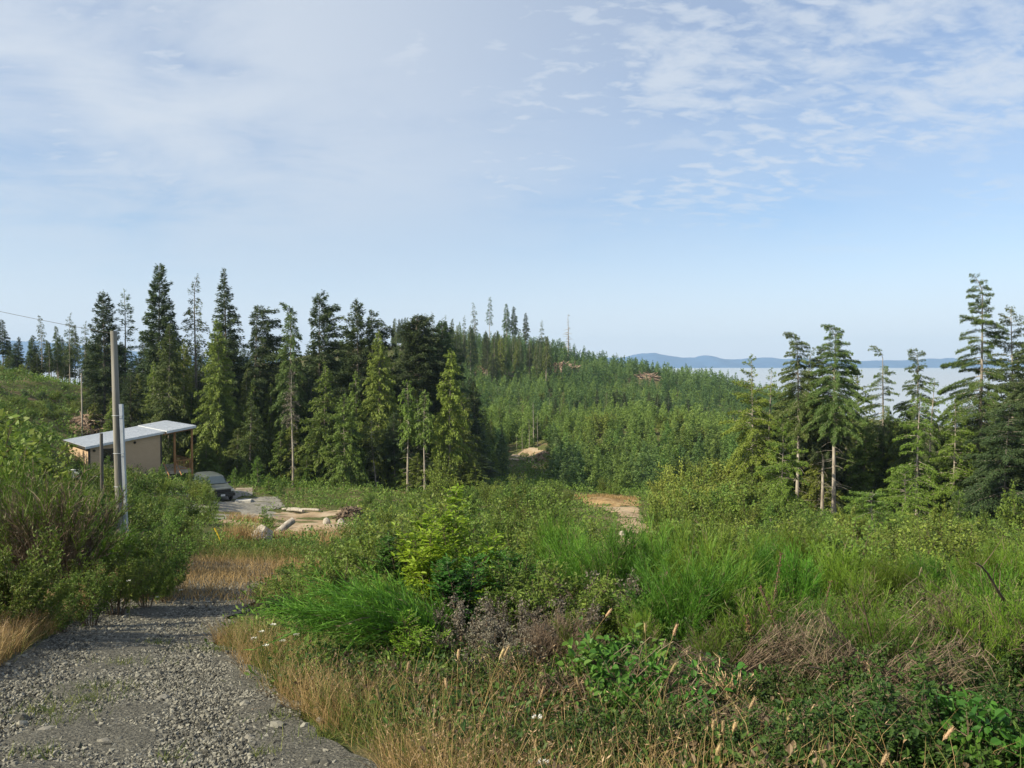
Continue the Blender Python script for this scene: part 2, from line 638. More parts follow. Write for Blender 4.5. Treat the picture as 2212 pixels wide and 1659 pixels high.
def ground(x, y, rough=True):
    x = np.atleast_1d(np.asarray(x, float))
    y = np.atleast_1d(np.asarray(y, float))
    out = np.empty(len(x))
    for i in range(0, len(x), 20000):
        s = slice(i, i + 20000)
        w = warp(x[s], y[s])
        out[s] = _phi(w, _wc) @ _coef[:-1] + _coef[-1]
    r = np.hypot(x, y)
    if rough:
        out += fbm(x * .35, y * .35, 3) * np.clip(r * .006, .0, .6) + fbm(x * .06 + 9, y * .06, 3) * np.clip((r - 40) * .012, 0, 1.6)
        xl, xr = road_edges(y)
        off = np.maximum(xl - x, x - xr)
        out += np.clip(off * .5, 0, 1) * .06 * (y < 40) * (1 + fbm(x * 1.3, y * 1.3, 2))
    return out


def g1(x, y):
    return float(ground(x, y)[0])


def terrain():
    rr = np.concatenate([[0.0], np.geomspace(0.35, 60, 150), np.geomspace(61.5, 420, 120), np.geomspace(440, 12000, 30)])
    core = np.linspace(-.95, .95, 300)
    outer = np.linspace(.95, 2 * math.pi - .95, 60)[1:-1]
    th = np.concatenate([core, outer])
    R, T = np.meshgrid(rr, th, indexing='ij')
    x, y = (R * np.sin(T)).ravel(), (R * np.cos(T)).ravel()
    z = ground(x, y)
    z = np.where(y < 0, ground(x, np.maximum(y, 0)) + 0.12 * np.minimum(-np.minimum(y, 0), 60) - np.maximum(np.hypot(x, y) - 200, 0) * .05, z)
    z = np.maximum(z, -80)
    n, m = len(rr), len(th)
    i = np.arange(n * m).reshape(n, m)
    a, b = i[:-1], i[1:]
    f = np.stack([a, np.roll(a, -1, 1), np.roll(b, -1, 1), b], -1).reshape(-1, 4)
    mb = MB()
    mb.add(np.stack([x, y, z], 1), f, .5, 0, True)
    m_, nt, b_ = mat_new('hillside_soil')
    L = nt.links
    tcd = N_(nt, 'ShaderNodeTexCoord')
    def nz(scale, det=6):
        q = N_(nt, 'ShaderNodeTexNoise')
        q.inputs['Scale'].default_value = scale
        q.inputs['Detail'].default_value = det
        q.inputs['Roughness'].default_value = .65
        L.new(tcd.outputs['Object'], q.inputs[0])
        return q.outputs[0]
    def ramp(x, a, b, ca, cb):
        q = N_(nt, 'ShaderNodeMapRange', interpolation_type='SMOOTHSTEP')
        L.new(x, q.inputs[0]); q.inputs[1].default_value = a; q.inputs[2].default_value = b
        w = N_(nt, 'ShaderNodeMix', data_type='RGBA')
        L.new(q.outputs[0], w.inputs[0])
        for k, s in ((6, ca), (7, cb)):
            if isinstance(s, tuple):
                w.inputs[k].default_value = c4(s)
            else:
                L.new(s, w.inputs[k])
        return w.outputs[2]
    fine = ramp(nz(6), .35, .65, (.060, .075, .025), (.110, .115, .040))
    soil = ramp(nz(9), .35, .65, (.10, .075, .045), (.21, .155, .095))
    L.new(ramp(nz(.35), .50, .66, fine, soil), b_.inputs['Base Color'])
    b_.inputs['Roughness'].default_value = .95
    b_.inputs['Specular IOR Level'].default_value = .1
    bp = N_(nt, 'ShaderNodeBump'); bp.inputs['Distance'].default_value = .08; bp.inputs['Strength'].default_value = .8
    L.new(nz(12), bp.inputs['Height']); L.new(bp.outputs[0], b_.inputs['Normal'])
    o = mb.build('ground', m_)
    tag(o, None, None, None, 'structure')


terrain()


def drape(name, xs, ys, mask, lift, mat):
    """a sheet laid on the ground on the grid (xs, ys) where mask(x, y) is true"""
    X, Y = np.meshgrid(xs, ys)
    x, y = X.ravel(), Y.ravel()
    z = ground(x, y) + lift
    i = np.arange(len(x)).reshape(X.shape)
    f = np.stack([i[:-1, :-1], i[:-1, 1:], i[1:, 1:], i[1:, :-1]], -1).reshape(-1, 4)
    P = np.stack([x, y, z], 1)
    c = P[f].mean(1)
    f = f[mask(c[:, 0], c[:, 1])]
    used = np.unique(f)
    mp = np.zeros(len(P), int)
    mp[used] = np.arange(len(used))
    mb = MB()
    mb.add(P[used], mp[f], .5, 0, True)
    o = mb.build(name, mat)
    return tag(o, None, None, None, 'structure')


M['road'] = noisy('crushed_gravel', [(.050, .049, .043), (.100, .097, .083), (.155, .150, .128)], 26.0, rough=.95, bump=1.0, bump_scale=42, spec=.1, bump_dist=.03)
M['drive'] = noisy('grey_gravel', [(.130, .123, .108), (.200, .191, .168), (.270, .256, .226)], 4.0, rough=.95, bump=.6, bump_scale=14, spec=.1)
M['dirt'] = noisy('bare_dirt', [(.210, .150, .095), (.310, .235, .155), (.400, .330, .245)], .8, rough=.95, bump=.6, bump_scale=5, spec=.1, bump_dist=.06)
M['dry'] = noisy('dry_turf', [(.150, .105, .050), (.280, .185, .090), (.360, .265, .140)], 1.5, rough=.95, bump=.8, bump_scale=8, spec=.1, bump_dist=.08)


def on_road(x, y):
    xl, xr = road_edges(y)
    w = .35 * fbm(x * 1.2, y * 1.2, 3)
    return (x > xl + w) & (x < xr + w) & (y < 27 + 3 * fbm(x * .5 + 3, y * .5))


def road_sheet():
    ys = np.concatenate([np.arange(-3, 12, .08), np.arange(12, 29, .16)])
    xl, xr = road_edges(ys)
    el = .35 * fbm(xl * 1.2, ys * 1.2, 4)
    er = .35 * fbm(xr * 1.2, ys * 1.2, 4)
    s = np.linspace(0, 1, 56)
    X = (xl + el)[:, None] + ((xr + er) - (xl + el))[:, None] * s
    Y = np.repeat(ys[:, None], len(s), 1)
    rut = -.035 * (np.exp(-((s - .27) / .08) ** 2) + np.exp(-((s - .75) / .08) ** 2)) + .02
    Z = ground(X.ravel(), Y.ravel()).reshape(X.shape) + .014 + .02 * fbm(X.ravel() * 2.2, Y.ravel() * 2.2, 3).reshape(X.shape)
    Z += np.clip(rut, -.012, 1)[None] * np.ones_like(Z)
    i = np.arange(X.size).reshape(X.shape)
    f = np.stack([i[:-1, :-1], i[:-1, 1:], i[1:, 1:], i[1:, :-1]], -1).reshape(-1, 4)
    mb = MB()
    mb.add(np.stack([X.ravel(), Y.ravel(), Z.ravel()], 1), f, .5, 0, True)
    tag(mb.build('gravel_road', M['road']), None, None, None, 'structure')


road_sheet()


def blob(pts):
    """a mask from ellipses given as pixel column, distance, half width, half depth"""
    def f(x, y):
        d = np.full(len(x), 9.0)
        for (u, Y, a, b) in pts:
            d = np.minimum(d, np.hypot((x - xof(u, Y)) / a, (y - Y) / b))
        return d + .30 * fbm(x * .4, y * .4, 3) < 1
    return f


DRIVE = blob([(515, 60, 2.3, 8), (450, 66, 3.2, 4), (528, 54, 1.9, 5)])
DIRT = blob([(650, 55, 3.0, 5.5), (705, 49, 1.5, 5), (610, 46, 1.4, 3), (680, 51, 2.2, 4), (560, 50, 2.0, 3), (655, 46, 1.8, 3)])
CLEAR = blob([(1320, 72, 2.7, 4.5), (1280, 76, 1.6, 3)])
TRACK = blob([(1340, 65, 1.5, 3), (1372, 60, 1.1, 4), (1370, 53, .8, 5), (1350, 45, 1.6, 3), (1260, 42, 1.8, 2)])
BARE = blob([(1140, 129, 3.2, 5), (1165, 124, 2.0, 4)])
drape('driveway', np.arange(-34, -14, .2), np.arange(46, 74, .2), DRIVE, .03, M['drive'])
drape('dirt_yard', np.arange(-24, -8, .3), np.arange(38, 66, .3), DIRT, .03, M['dirt'])
drape('dirt_clearing', np.arange(-2, 20, .3), np.arange(62, 86, .3), CLEAR, .03, M['dry'])
drape('dirt_track', np.arange(-3, 18, .15), np.arange(36, 72, .15), TRACK, .03, M['dirt'])
drape('bare_slope', np.arange(-4, 12, .4), np.arange(116, 142, .4), BARE, .06, M['dirt'])


def open_ground(x, y):
    return DRIVE(x, y) | DIRT(x, y) | CLEAR(x, y) | TRACK(x, y)


# loose stones of the road
def gravel():
    mb = MB()
    oct_v = np.array([[1, 0, 0], [0, 1, 0], [-1, 0, 0], [0, -1, 0], [0, 0, 1], [0, 0, -1.0]])
    oct_f = np.array([[0, 1, 4], [1, 2, 4], [2, 3, 4], [3, 0, 4], [1, 0, 5], [2, 1, 5], [3, 2, 5], [0, 3, 5]])
    for n, mu, sg, lo, hi in ((170000, -4.7, .38, .004, .022), (125000, -4.55, .36, .007, .030), (420, -3.45, .3, .025, .05)):
        y = 2.8 + 24 * U(0, 1, n) ** 2.0
        xl, xr = road_edges(y)
        x = xl - .35 + (xr - xl + .8) * U(0, 1, n)
        s_ = (x - xl) / (xr - xl)
        keep = on_road(x, y) & (U(0, 1, n) < .8 + .3 * fbm(x * .9 + 5, y * .9, 3))
        if mu > -4.5:
            keep &= U(0, 1, n) < np.clip(.88 + .5 * fbm(x * .7 + 8, y * .7, 3) - .22 * np.exp(-((np.abs(s_ - .5) - .24) / .08) ** 2), .3, 1)
        x, y = x[keep], y[keep]
        n = len(x)
        s = np.clip(np.exp(rng.normal(mu, sg, n)), lo, hi) * (1 + .03 * y)
        P = np.stack([x, y, ground(x, y) + .018 + s * .3], 1)
        if mu < -4.5:
            Q = rng.normal(size=(n, 3, 3))
            R_ = np.linalg.qr(Q)[0]
            v = oct_v[None] * (s[:, None] * U(.6, 1.25, (n, 6)))[:, :, None]
            v = np.einsum('nij,nkj->nki', R_, v) + P[:, None]
            mb.add(v.reshape(-1, 3), (oct_f[None] + (np.arange(n) * 6)[:, None, None]).reshape(-1, 3), np.repeat(U(0, 1, n), 8))
        else:
            stones(mb, P, s, .62)
    m = noisy('road_stone', [(.060, .059, .052), (.115, .112, .097), (.165, .160, .136), (.235, .228, .194)], 9.0, rough=.9, bump=.3, tinted=.5, spec=.2)
    o = mb.build('gravel', m)
    tag(o, 'loose crushed stones covering the road', None, None, 'stuff')
    # single larger stones
    M['roadrock'] = noisy('grey_road_stone', [(.11, .105, .09), (.19, .18, .155), (.26, .25, .21)], 8.0, rough=.9, bump=.4)
    big = [(345, 1515, .075), (290, 1385 + 120, .05), (640, 1530, .06), (690, 1560, .05), (85, 1585, .07), (215, 1610, .06), (530, 1600, .05), (880, 1640, .05)]
    labels = ['flat pale stone lying on the gravel road at its middle', 'rounded grey stone left of the flat pale stone on the road', 'grey stone at the grassy right edge of the gravel road',
              'dark stone beside the dry grass at the right road edge', 'pale stone near the lower left corner on the gravel', 'tan stone low on the gravel road near the left corner',
              'small grey stone on the lower middle of the gravel road', 'pale stone under the dry grass at the bottom edge']
    for (u, v, r), lb in zip(big, labels):
        Y = 5.0
        for _ in range(30):
            Y += (v - vof(g1(xof(u, Y), Y), Y)) * -.01
        mbs = MB()
        stones(mbs, np.array([[0, 0, r * .3]]), np.array([r]), .5, jag=.12)
        o = mbs.build('stone', M['roadrock'])
        x = xof(u, Y)
        o.location = (x, Y, g1(x, Y))
        tag(o, lb, 'stone', 'larger stones on the road')


gravel()


# ------------------------------------------------------------------ fog over the sea, mountains, haze
def fog_and_hills():
    mb = MB()
    xs = np.concatenate([-np.geomspace(9000, 40, 70), np.geomspace(40, 9000, 70)])
    ys = np.geomspace(230, 6400, 130)
    X, Y = np.meshgrid(xs, ys)
    x, y = X.ravel(), Y.ravel()
    z = -25.5 + 2.2 * fbm(x * .006, y * .004, 4) - np.clip((600 - y) * .03, 0, 12)
    i = np.arange(len(x)).reshape(X.shape)
    f = np.stack([i[:-1, :-1], i[:-1, 1:], i[1:, 1:], i[1:, :-1]], -1).reshape(-1, 4)
    mb.add(np.stack([x, y, z], 1), f, .5, 0, True)
    m, nt, b = mat_new('fog')
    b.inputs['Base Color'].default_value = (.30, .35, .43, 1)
    b.inputs['Roughness'].default_value = 1
    b.inputs['Specular IOR Level'].default_value = 0
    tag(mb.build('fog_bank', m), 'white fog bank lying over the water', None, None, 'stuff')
    # far mountains, profile read off the skyline
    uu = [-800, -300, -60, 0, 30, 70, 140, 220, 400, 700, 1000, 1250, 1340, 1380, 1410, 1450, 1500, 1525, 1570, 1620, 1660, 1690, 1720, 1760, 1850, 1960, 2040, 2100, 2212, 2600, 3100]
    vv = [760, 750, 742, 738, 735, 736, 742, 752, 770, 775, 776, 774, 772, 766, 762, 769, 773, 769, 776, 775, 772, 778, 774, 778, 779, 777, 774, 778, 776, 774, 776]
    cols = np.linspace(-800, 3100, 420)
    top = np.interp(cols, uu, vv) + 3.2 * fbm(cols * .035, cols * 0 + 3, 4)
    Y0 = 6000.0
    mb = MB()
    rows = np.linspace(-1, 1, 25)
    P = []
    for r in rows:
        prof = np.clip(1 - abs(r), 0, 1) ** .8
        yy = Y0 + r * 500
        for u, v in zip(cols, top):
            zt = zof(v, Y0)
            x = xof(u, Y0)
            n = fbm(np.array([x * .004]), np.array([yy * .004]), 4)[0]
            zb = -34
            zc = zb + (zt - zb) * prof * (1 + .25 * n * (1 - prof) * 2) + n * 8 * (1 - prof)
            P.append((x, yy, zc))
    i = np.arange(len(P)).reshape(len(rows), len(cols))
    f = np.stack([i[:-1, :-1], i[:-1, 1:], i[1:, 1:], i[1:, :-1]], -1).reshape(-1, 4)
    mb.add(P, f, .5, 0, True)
    m = noisy('haze_blue_mountain', [(.020, .080, .215), (.036, .108, .255)], .01, rough=1, bump=0, spec=0)  # blue of the distant air painted into the base colour
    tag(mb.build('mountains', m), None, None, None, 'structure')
    # the air
    mb = MB()
    box(mb, (-9500, -120, -90), (9500, 7000, 230))
    hm = bpy.data.materials.new('haze_air')
    hm.use_nodes = True
    nt = hm.node_tree
    nt.nodes.clear()
    vo = nt.nodes.new('ShaderNodeVolumePrincipled')
    vo.inputs['Color'].default_value = (.56, .76, 1.0, 1)
    vo.inputs['Density'].default_value = HAZE
    vo.inputs['Anisotropy'].default_value = 0.0
    ou = nt.nodes.new('ShaderNodeOutputMaterial')
    nt.links.new(vo.outputs[0], ou.inputs['Volume'])
    hm.cycles.homogeneous_volume = True if hasattr(hm.cycles, 'homogeneous_volume') else False
    tag(mb.build('haze', hm), 'thin blue haze in the air', None, None, 'stuff')


HAZE = 1.15e-4
fog_and_hills()
# ------------------------------------------------------------------ trees
def conifer(seed, h, base=.08, rmax=2.2, p=.85, e_low=-.1, e_top=.7, droop=.35, spray=.4, aspect=.32, dens=1.0, bpm=7.0,
            gap=.1, jag=.45, flag=0.0, fdir=0.0, nod=0.0, noddir=0.0, lean=(0, 0), wob=.15, hang=.25, tilt=.85, tr=None,
            dead=0, wid=.34, low=.55, bare_top=0.0, wood=True, sides=7):
    """crown and trunk of one conifer: a tapered trunk, whorled limbs and flat sprays of needles along them"""
    global rng
    keep_rng = rng
    rng = np.random.default_rng(seed)
    tr = tr or h * .0105
    spray, bpm, aspect = spray * .72, bpm * 2.2, aspect * .85
    ph = rng.uniform(0, 6.28, 2)
    def axis(t):
        t = np.asarray(t, float)
        w = np.sin(t * 4.2 + ph[0]) * wob * t
        w2 = np.sin(t * 3.4 + ph[1]) * wob * t
        k = np.clip((t - .90) / .10, 0, 1) ** 1.6 * nod * .05 * h
        x = lean[0] * h * t + w + k * math.cos(noddir)
        y = lean[1] * h * t + w2 + k * math.sin(noddir)
        z = h * t - np.clip((t - .94) / .06, 0, 1) ** 2 * nod * .025 * h
        return np.stack([x, y, z], -1)
    crown, trunk = MB(), MB()
    tt = np.concatenate([np.linspace(0, .9, 9), np.linspace(.92, 1, 6)])
    rad = tr * (1 - tt * .93) * (1 + .35 * np.exp(-tt * h * 1.6))
    tubes(trunk, axis(tt)[None], rad[None], sides, .5, 0)
    nb = max(8, int(h * (1 - base) * bpm))
    t = (np.arange(nb) + U(-1.5, 1.5, nb)) / nb
    t = np.clip(t, 0, .995)
    whorl = .5 + .5 * np.sin(t * nb / 5.0 * 2 * math.pi / 1.0)
    keep = U(0, 1, nb) > gap * (1 + .5 * whorl)
    t = t[keep]
    nb = len(t)
    az = np.arange(nb) * 2.39996 + U(-1.2, 1.2, nb)
    prof = np.minimum((1 - t) ** p, low + (1 - low) * t / .25) + .012
    rmax *= 1.3
    L = rmax * prof * U(1 - jag, 1, nb) + .03
    if flag:
        L = L * np.clip(1 + flag * np.cos(az - fdir), .15, 2)
    if bare_top:
        L = L * np.where(t > 1 - bare_top, U(.2, .7, nb), 1)
    e0 = e_low + (e_top - e_low) * t ** 1.5 + U(-.2, .2, nb)
    c = droop * (1.15 - t * .7) * U(.6, 1.4, nb)
    dirh = np.stack([np.cos(az), np.sin(az), np.zeros(nb)], 1)
    side = np.stack([-np.sin(az), np.cos(az), np.zeros(nb)], 1)
    A = axis(base + (1 - base) * t)
    def on(i, s):
        q = s / np.maximum(L[i], .05)
        return A[i] + dirh[i] * s[:, None] + UP * (e0[i] * s - c[i] * s * q)[:, None]
    if wood:
        big = np.where(L > .35)[0]
        if len(big):
            s = np.stack([np.zeros(len(big)), L[big] * .5, L[big] * .92], 1)
            P = np.stack([on(big, s[:, k]) for k in range(3)], 1)
            R = np.stack([.013 * L[big] + .006, .008 * L[big] + .004, np.full(len(big), .003)], 1)
            tubes(trunk, P, R, 3, .5, 0)
    n = np.maximum(3, (dens * (L + .4 * spray) * (wid * .55 * L + .5 * spray) / (spray * spray * aspect) * 4.0)).astype(int)
    i = np.repeat(np.arange(nb), n)
    m = len(i)
    q = U(.08, 1, m) ** .8
    s = q * L[i]
    sg = np.where(U(0, 1, m) < .5, -1.0, 1.0)
    lat = sg * U(0, 1, m) ** 1.2 * (wid * L[i] * (1.02 - q) + .22 * spray)
    P = on(i, s + np.abs(lat) * .35) + side[i] * lat[:, None]
    P[:, 2] -= droop * .5 * np.abs(lat) + U(-.4, 1, m) * spray * .35 + rng.normal(size=m) * spray * .38
    slope = e0[i] - 2 * c[i] * q
    D = dirh[i] + side[i] * (sg * U(.15, 1.0, m))[:, None] + UP * (slope - hang)[:, None] + rng.normal(size=(m, 3)) * .38
    Nn = UP[None] + rng.normal(size=(m, 3)) * tilt
    ln = spray * U(.55, 1.25, m)
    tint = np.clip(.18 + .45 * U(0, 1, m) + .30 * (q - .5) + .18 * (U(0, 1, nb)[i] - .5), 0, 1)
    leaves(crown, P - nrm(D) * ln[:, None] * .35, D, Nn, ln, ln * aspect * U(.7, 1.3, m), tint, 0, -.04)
    # leader
    k = 10
    tip = axis(np.linspace(.965, 1.0, k))
    leaves(crown, tip, np.tile(UP, (k, 1)) * .8 + rng.normal(size=(k, 3)) * .5, rng.normal(size=(k, 3)), np.full(k, spray * .6), np.full(k, spray * aspect * .8), .5)
    if dead:
        z = U(.12 * base, base * 1.0, dead)
        a = U(0, 6.28, dead)
        ll = U(.25, 1.0, dead) * rmax * .55
        B = axis(z)
        d = np.stack([np.cos(a), np.sin(a), U(-.35, .15, dead)], 1)
        P = np.stack([B, B + d * ll[:, None] * .5, B + d * ll[:, None] + UP * U(-.25, .05, dead)[:, None]], 1)
        tubes(trunk, P, np.tile([.016, .010, .004], (dead, 1)), 3, .5, 0)
    rng = keep_rng
    return crown, trunk


def snag(seed, h, tr, nbr=40, blen=.9, thick=1.0):
    """a bare dead trunk with short broken limbs"""
    global rng
    keep_rng = rng
    rng = np.random.default_rng(seed)
    trunk = MB()
    t = np.linspace(0, 1, 9)
    ax = np.stack([np.sin(t * 4) * .06 * h * .1, np.cos(t * 3) * .05 * h * .1, h * t], -1)
    tubes(trunk, ax[None], (tr * (1 - .85 * t))[None], 6)
    br = MB()
    z = U(.25, .99, nbr)
    a = U(0, 6.28, nbr)
    L = blen * U(.3, 1, nbr) * (1.1 - z * .8)
    B = np.stack([np.interp(z, t, ax[:, 0]), np.interp(z, t, ax[:, 1]), z * h], 1)
    d = np.stack([np.cos(a), np.sin(a), U(-.3, .25, nbr)], 1)
    P = np.stack([B, B + d * L[:, None] * .5, B + d * L[:, None] - UP * .15 * L[:, None]], 1)
    tubes(br, P, np.tile([.02, .013, .006], (nbr, 1)) * (h / 12) * thick, 3)
    rng = keep_rng
    return br, trunk


def tree_mesh(mat, bark, *a, **k):
    cr, tk = conifer(*a, **k)
    return cr.mesh('crown', M[mat]), tk.mesh('trunk', M[bark])


def put_tree(name, label, meshes, loc, rotz=0.0, scale=1.0, group=None, cat='tree', tilt=(0, 0)):
    r = thing(name, label, cat, loc, rotz, group, scale, tilt)
    link('trunk', meshes[1], r)
    link('crown' if name != 'dead_snag' else 'dead_crown', meshes[0], r)
    return r


def tall(name, label, u, Y, vtop, mat, seed, bark='bark', sink=.15, group=None, vbase=None, **k):
    """one tree of its own shape, standing at column u and distance Y, its tip seen at row vtop"""
    x = xof(u, Y)
    z = g1(x, Y) - sink
    h = zof(vtop, Y) - z
    me = tree_mesh(mat, bark, seed, h, **k)
    return put_tree(name, label, me, (x, Y, z), 0, 1, group)


LS = 'tall conifers of the forest stand behind the cabin'
# the tall stand behind the cabin and the parked truck, each crown with its own outline
tall('fir_tree', 'tallest dark fir, broad ragged top standing above the cabin roof', 345, 96, 573, 'fir', 1, base=.25, rmax=3.0, p=.62, e_low=-.05, e_top=.9, droop=.2, spray=.55, flag=.15, dens=1.1, jag=.4, group=LS)
tall('hemlock_tree', 'sparse thin hemlock with see-through top between the two tallest firs', 425, 97, 590, 'hemlock', 2, base=.3, rmax=2.6, p=.75, gap=.38, e_low=-.05, e_top=.3, droop=.35, spray=.5, dens=.55, bpm=5, nod=.4, group=LS)
tall('fir_tree', 'tall pointed dark fir with narrow spire right of the sparse hemlock', 490, 94, 580, 'fir', 3, base=.22, rmax=3.4, p=.85, e_low=-.15, e_top=.6, droop=.3, spray=.5, flag=.1, dens=1.0, bpm=7.5, jag=.5, group=LS)
tall('fir_tree', 'dark fir with upswept branches just left of the pole top', 226, 100, 632, 'fir', 4, base=.3, rmax=2.6, p=.55, e_low=.15, e_top=.75, droop=.15, spray=.5, group=LS)
tall('hemlock_tree', 'open topped hemlock with gappy limbs right of the pole top', 270, 101, 625, 'hemlock', 5, base=.3, rmax=2.2, p=.6, gap=.35, e_low=.05, e_top=.6, droop=.25, spray=.5, dens=.7, bpm=5, group=LS)
tall('fir_tree', 'windswept fir with flat flagged crown pointing right', 548, 92, 660, 'fir', 6, base=.35, rmax=2.6, p=.3, flag=.75, e_low=0, e_top=.15, droop=.15, spray=.5, dens=1.1, gap=.15, lean=(.02, 0), group=LS)
tall('hemlock_tree', 'hemlock with hooked bent tip and bare lower trunk', 627, 88, 643, 'hemlock', 7, bark='bark_pale', base=.32, rmax=2.2, p=.7, nod=1.2, noddir=3.14, e_low=-.2, e_top=.2, droop=.45, spray=.45, dead=30, dens=.9, group=LS)
tall('fir_tree', 'two tiered windswept fir with visible trunk below its top', 692, 92, 634, 'fir', 8, base=.38, rmax=3.0, p=.42, flag=.45, fdir=.3, gap=.2, e_low=.0, e_top=.5, droop=.15, spray=.55, dens=1.1, jag=.6, group=LS)
tall('fir_tree', 'broad dark fir with rounded pyramid top at the middle of the stand', 772, 90, 650, 'fir', 9, base=.3, rmax=3.6, p=.68, e_low=0, e_top=.7, droop=.15, spray=.52, dens=1.1, group=LS)
tall('fir_tree', 'slanting flagged fir beside the rounded pyramid fir', 806, 94, 672, 'fir', 10, base=.35, rmax=2.4, p=.4, flag=.6, gap=.25, e_low=.1, e_top=.3, droop=.15, spray=.5, group=LS)
tall('fir_tree', 'flat topped dark pine like fir on two bare trunks', 903, 90, 684, 'fir', 11, bark='bark_pale', base=.52, rmax=3.0, p=.28, flag=.25, e_low=.05, e_top=.25, droop=.12, spray=.52, dens=1.2, bpm=9, jag=.5, dead=25, group=LS)
tall('fir_tree', 'dark round shouldered fir at the right of the flat topped one', 957, 93, 692, 'fir', 12, base=.35, rmax=2.7, p=.5, flag=.2, fdir=0, e_low=0, e_top=.3, droop=.2, spray=.5, dens=1.2, group=LS)
tall('cedar_tree', 'bright green cedar cone in front of the pointed fir', 470, 86, 690, 'cedar', 13, base=.02, rmax=3.6, p=.8, e_low=-.2, e_top=.5, droop=.5, hang=.6, spray=.42, aspect=.38, dens=.9, tilt=.9, group=LS)
tall('cedar_tree', 'bright green cedar in the middle of the stand, below the rounded fir', 818, 85, 712, 'cedar', 14, base=.1, rmax=3.2, p=.75, e_low=-.2, e_top=.5, droop=.5, hang=.6, spray=.42, aspect=.38, dens=.85, tilt=.9, group=LS)
tall('cedar_tree', 'two humped cedar with bushy lit shoulders', 700, 83, 782, 'cedar', 15, base=.02, rmax=4.0, p=.9, e_low=-.2, e_top=.6, droop=.4, hang=.5, spray=.42, aspect=.4, dens=.8, tilt=.9, jag=.6, group=LS)
tall('cedar_tree', 'narrow golden cedar, brightest tree at the right end of the stand', 972, 80, 757, 'gold', 16, base=.26, rmax=2.0, p=.5, e_low=-.2, e_top=.5, droop=.5, hang=.7, spray=.4, aspect=.42, dens=1.0, tilt=1.0, jag=.5, group=LS)
tall('cedar_tree', 'thin yellowing cedar on a bare trunk left of the golden one', 880, 80, 822, 'gold', 17, bark='bark_pale', base=.48, rmax=1.3, p=.4, e_low=-.2, e_top=.4, droop=.5, hang=.7, spray=.36, aspect=.42, dens=.7, tilt=1, gap=.25, dead=40, group=LS)
tall('cedar_tree', 'short yellow green cedar with tall bare grey stem', 917, 79, 845, 'cedar', 18, bark='bark_pale', base=.52, rmax=1.2, p=.4, e_low=-.2, e_top=.4, droop=.5, hang=.7, spray=.36, aspect=.42, dens=.8, tilt=1, dead=30, group=LS)
tall('hemlock_tree', 'leaning pale stem hemlock low in the stand', 812, 81, 900, 'hemlock', 19, bark='bark_pale', base=.45, rmax=1.6, p=.6, lean=(-.08, 0), spray=.38, dens=.7, dead=30, group=LS)
tall('hemlock_tree', 'half dead hemlock with rusty thin crown and pale trunk', 632, 80, 800, 'grey', 20, bark='bark_pale', base=.55, rmax=1.0, p=.5, gap=.3, spray=.35, dens=.5, dead=50, group=LS)
tall('hemlock_tree', 'small bright hemlock in front of the dark stand right of the cabin', 540, 80, 850, 'hemlock', 21, base=.06, rmax=1.9, p=.8, e_low=-.1, e_top=.4, droop=.3, spray=.38, group=LS)
tall('cedar_tree', 'slim sunlit cedar rising between cabin roof and the bright cone cedar', 400, 88, 742, 'cedar', 22, bark='bark_pale', base=.1, rmax=2.4, p=.7, e_low=-.2, e_top=.5, droop=.5, hang=.6, spray=.42, aspect=.4, dens=.8, tilt=.9, group=LS)
tall('cedar_tree', 'bushy green cedar behind the porch of the cabin', 365, 86, 700, 'hemlock', 23, base=.05, rmax=3.0, p=.7, e_low=-.2, e_top=.5, droop=.4, hang=.4, spray=.44, dens=.9, tilt=.7, group=LS)
tall('cedar_tree', 'wide lit cedar with foliage to the ground left of the golden cedar', 745, 80, 850, 'cedar', 24, base=.12, rmax=2.9, p=.75, droop=.45, hang=.5, spray=.4, aspect=.4, dens=.8, tilt=.9, group=LS)
tall('cedar_tree', 'drooping cedar at the right edge of the tall stand', 1000, 84, 850, 'cedar', 25, base=.1, rmax=2.2, p=.6, droop=.5, hang=.6, spray=.4, aspect=.4, dens=.85, tilt=.9, group=LS)

# shared tree shapes for the filled-in forest
V_FIR = [tree_mesh('fir', 'bark', 100 + i, 20, base=(.22, .3, .16, .35)[i], rmax=(2.6, 2.2, 2.9, 2.4)[i], p=(.7, .55, .8, .6)[i], flag=(.1, .35, 0, .2)[i], e_low=-.1, e_top=.6, droop=.25, spray=.5, dens=.9, dead=14, jag=.55) for i in range(4)]
V_HEM = [tree_mesh('hemlock', 'bark_pale', 120 + i, 18, base=(.2, .4, .3, .12)[i], rmax=(2.3, 1.9, 2.1, 2.5)[i], p=(.75, .6, .7, .85)[i], nod=.8, noddir=i * 1.9, e_low=-.15, e_top=.35, droop=.4, spray=.45, dens=.85, dead=24, gap=.15) for i in range(4)]
V_CED = [tree_mesh('cedar', 'bark_pale', 140 + i, 16, base=(.1, .25, .05)[i], rmax=(2.6, 2.0, 2.9)[i], p=(.75, .6, .85)[i], e_low=-.2, e_top=.5, droop=.5, hang=.6, spray=.42, aspect=.4, dens=.8, tilt=.9, dead=14) for i in range(3)]
V_THIN = [tree_mesh('hemlock', 'bark_pale', 160 + i, 14, base=(.3, .45, .2)[i], rmax=(1.5, 1.2, 1.6)[i], p=.6, gap=.35, e_low=-.05, e_top=.4, droop=.3, spray=.42, dens=.6, bpm=6, nod=.6, noddir=i * 2.0, dead=26, tr=.11) for i in range(3)]

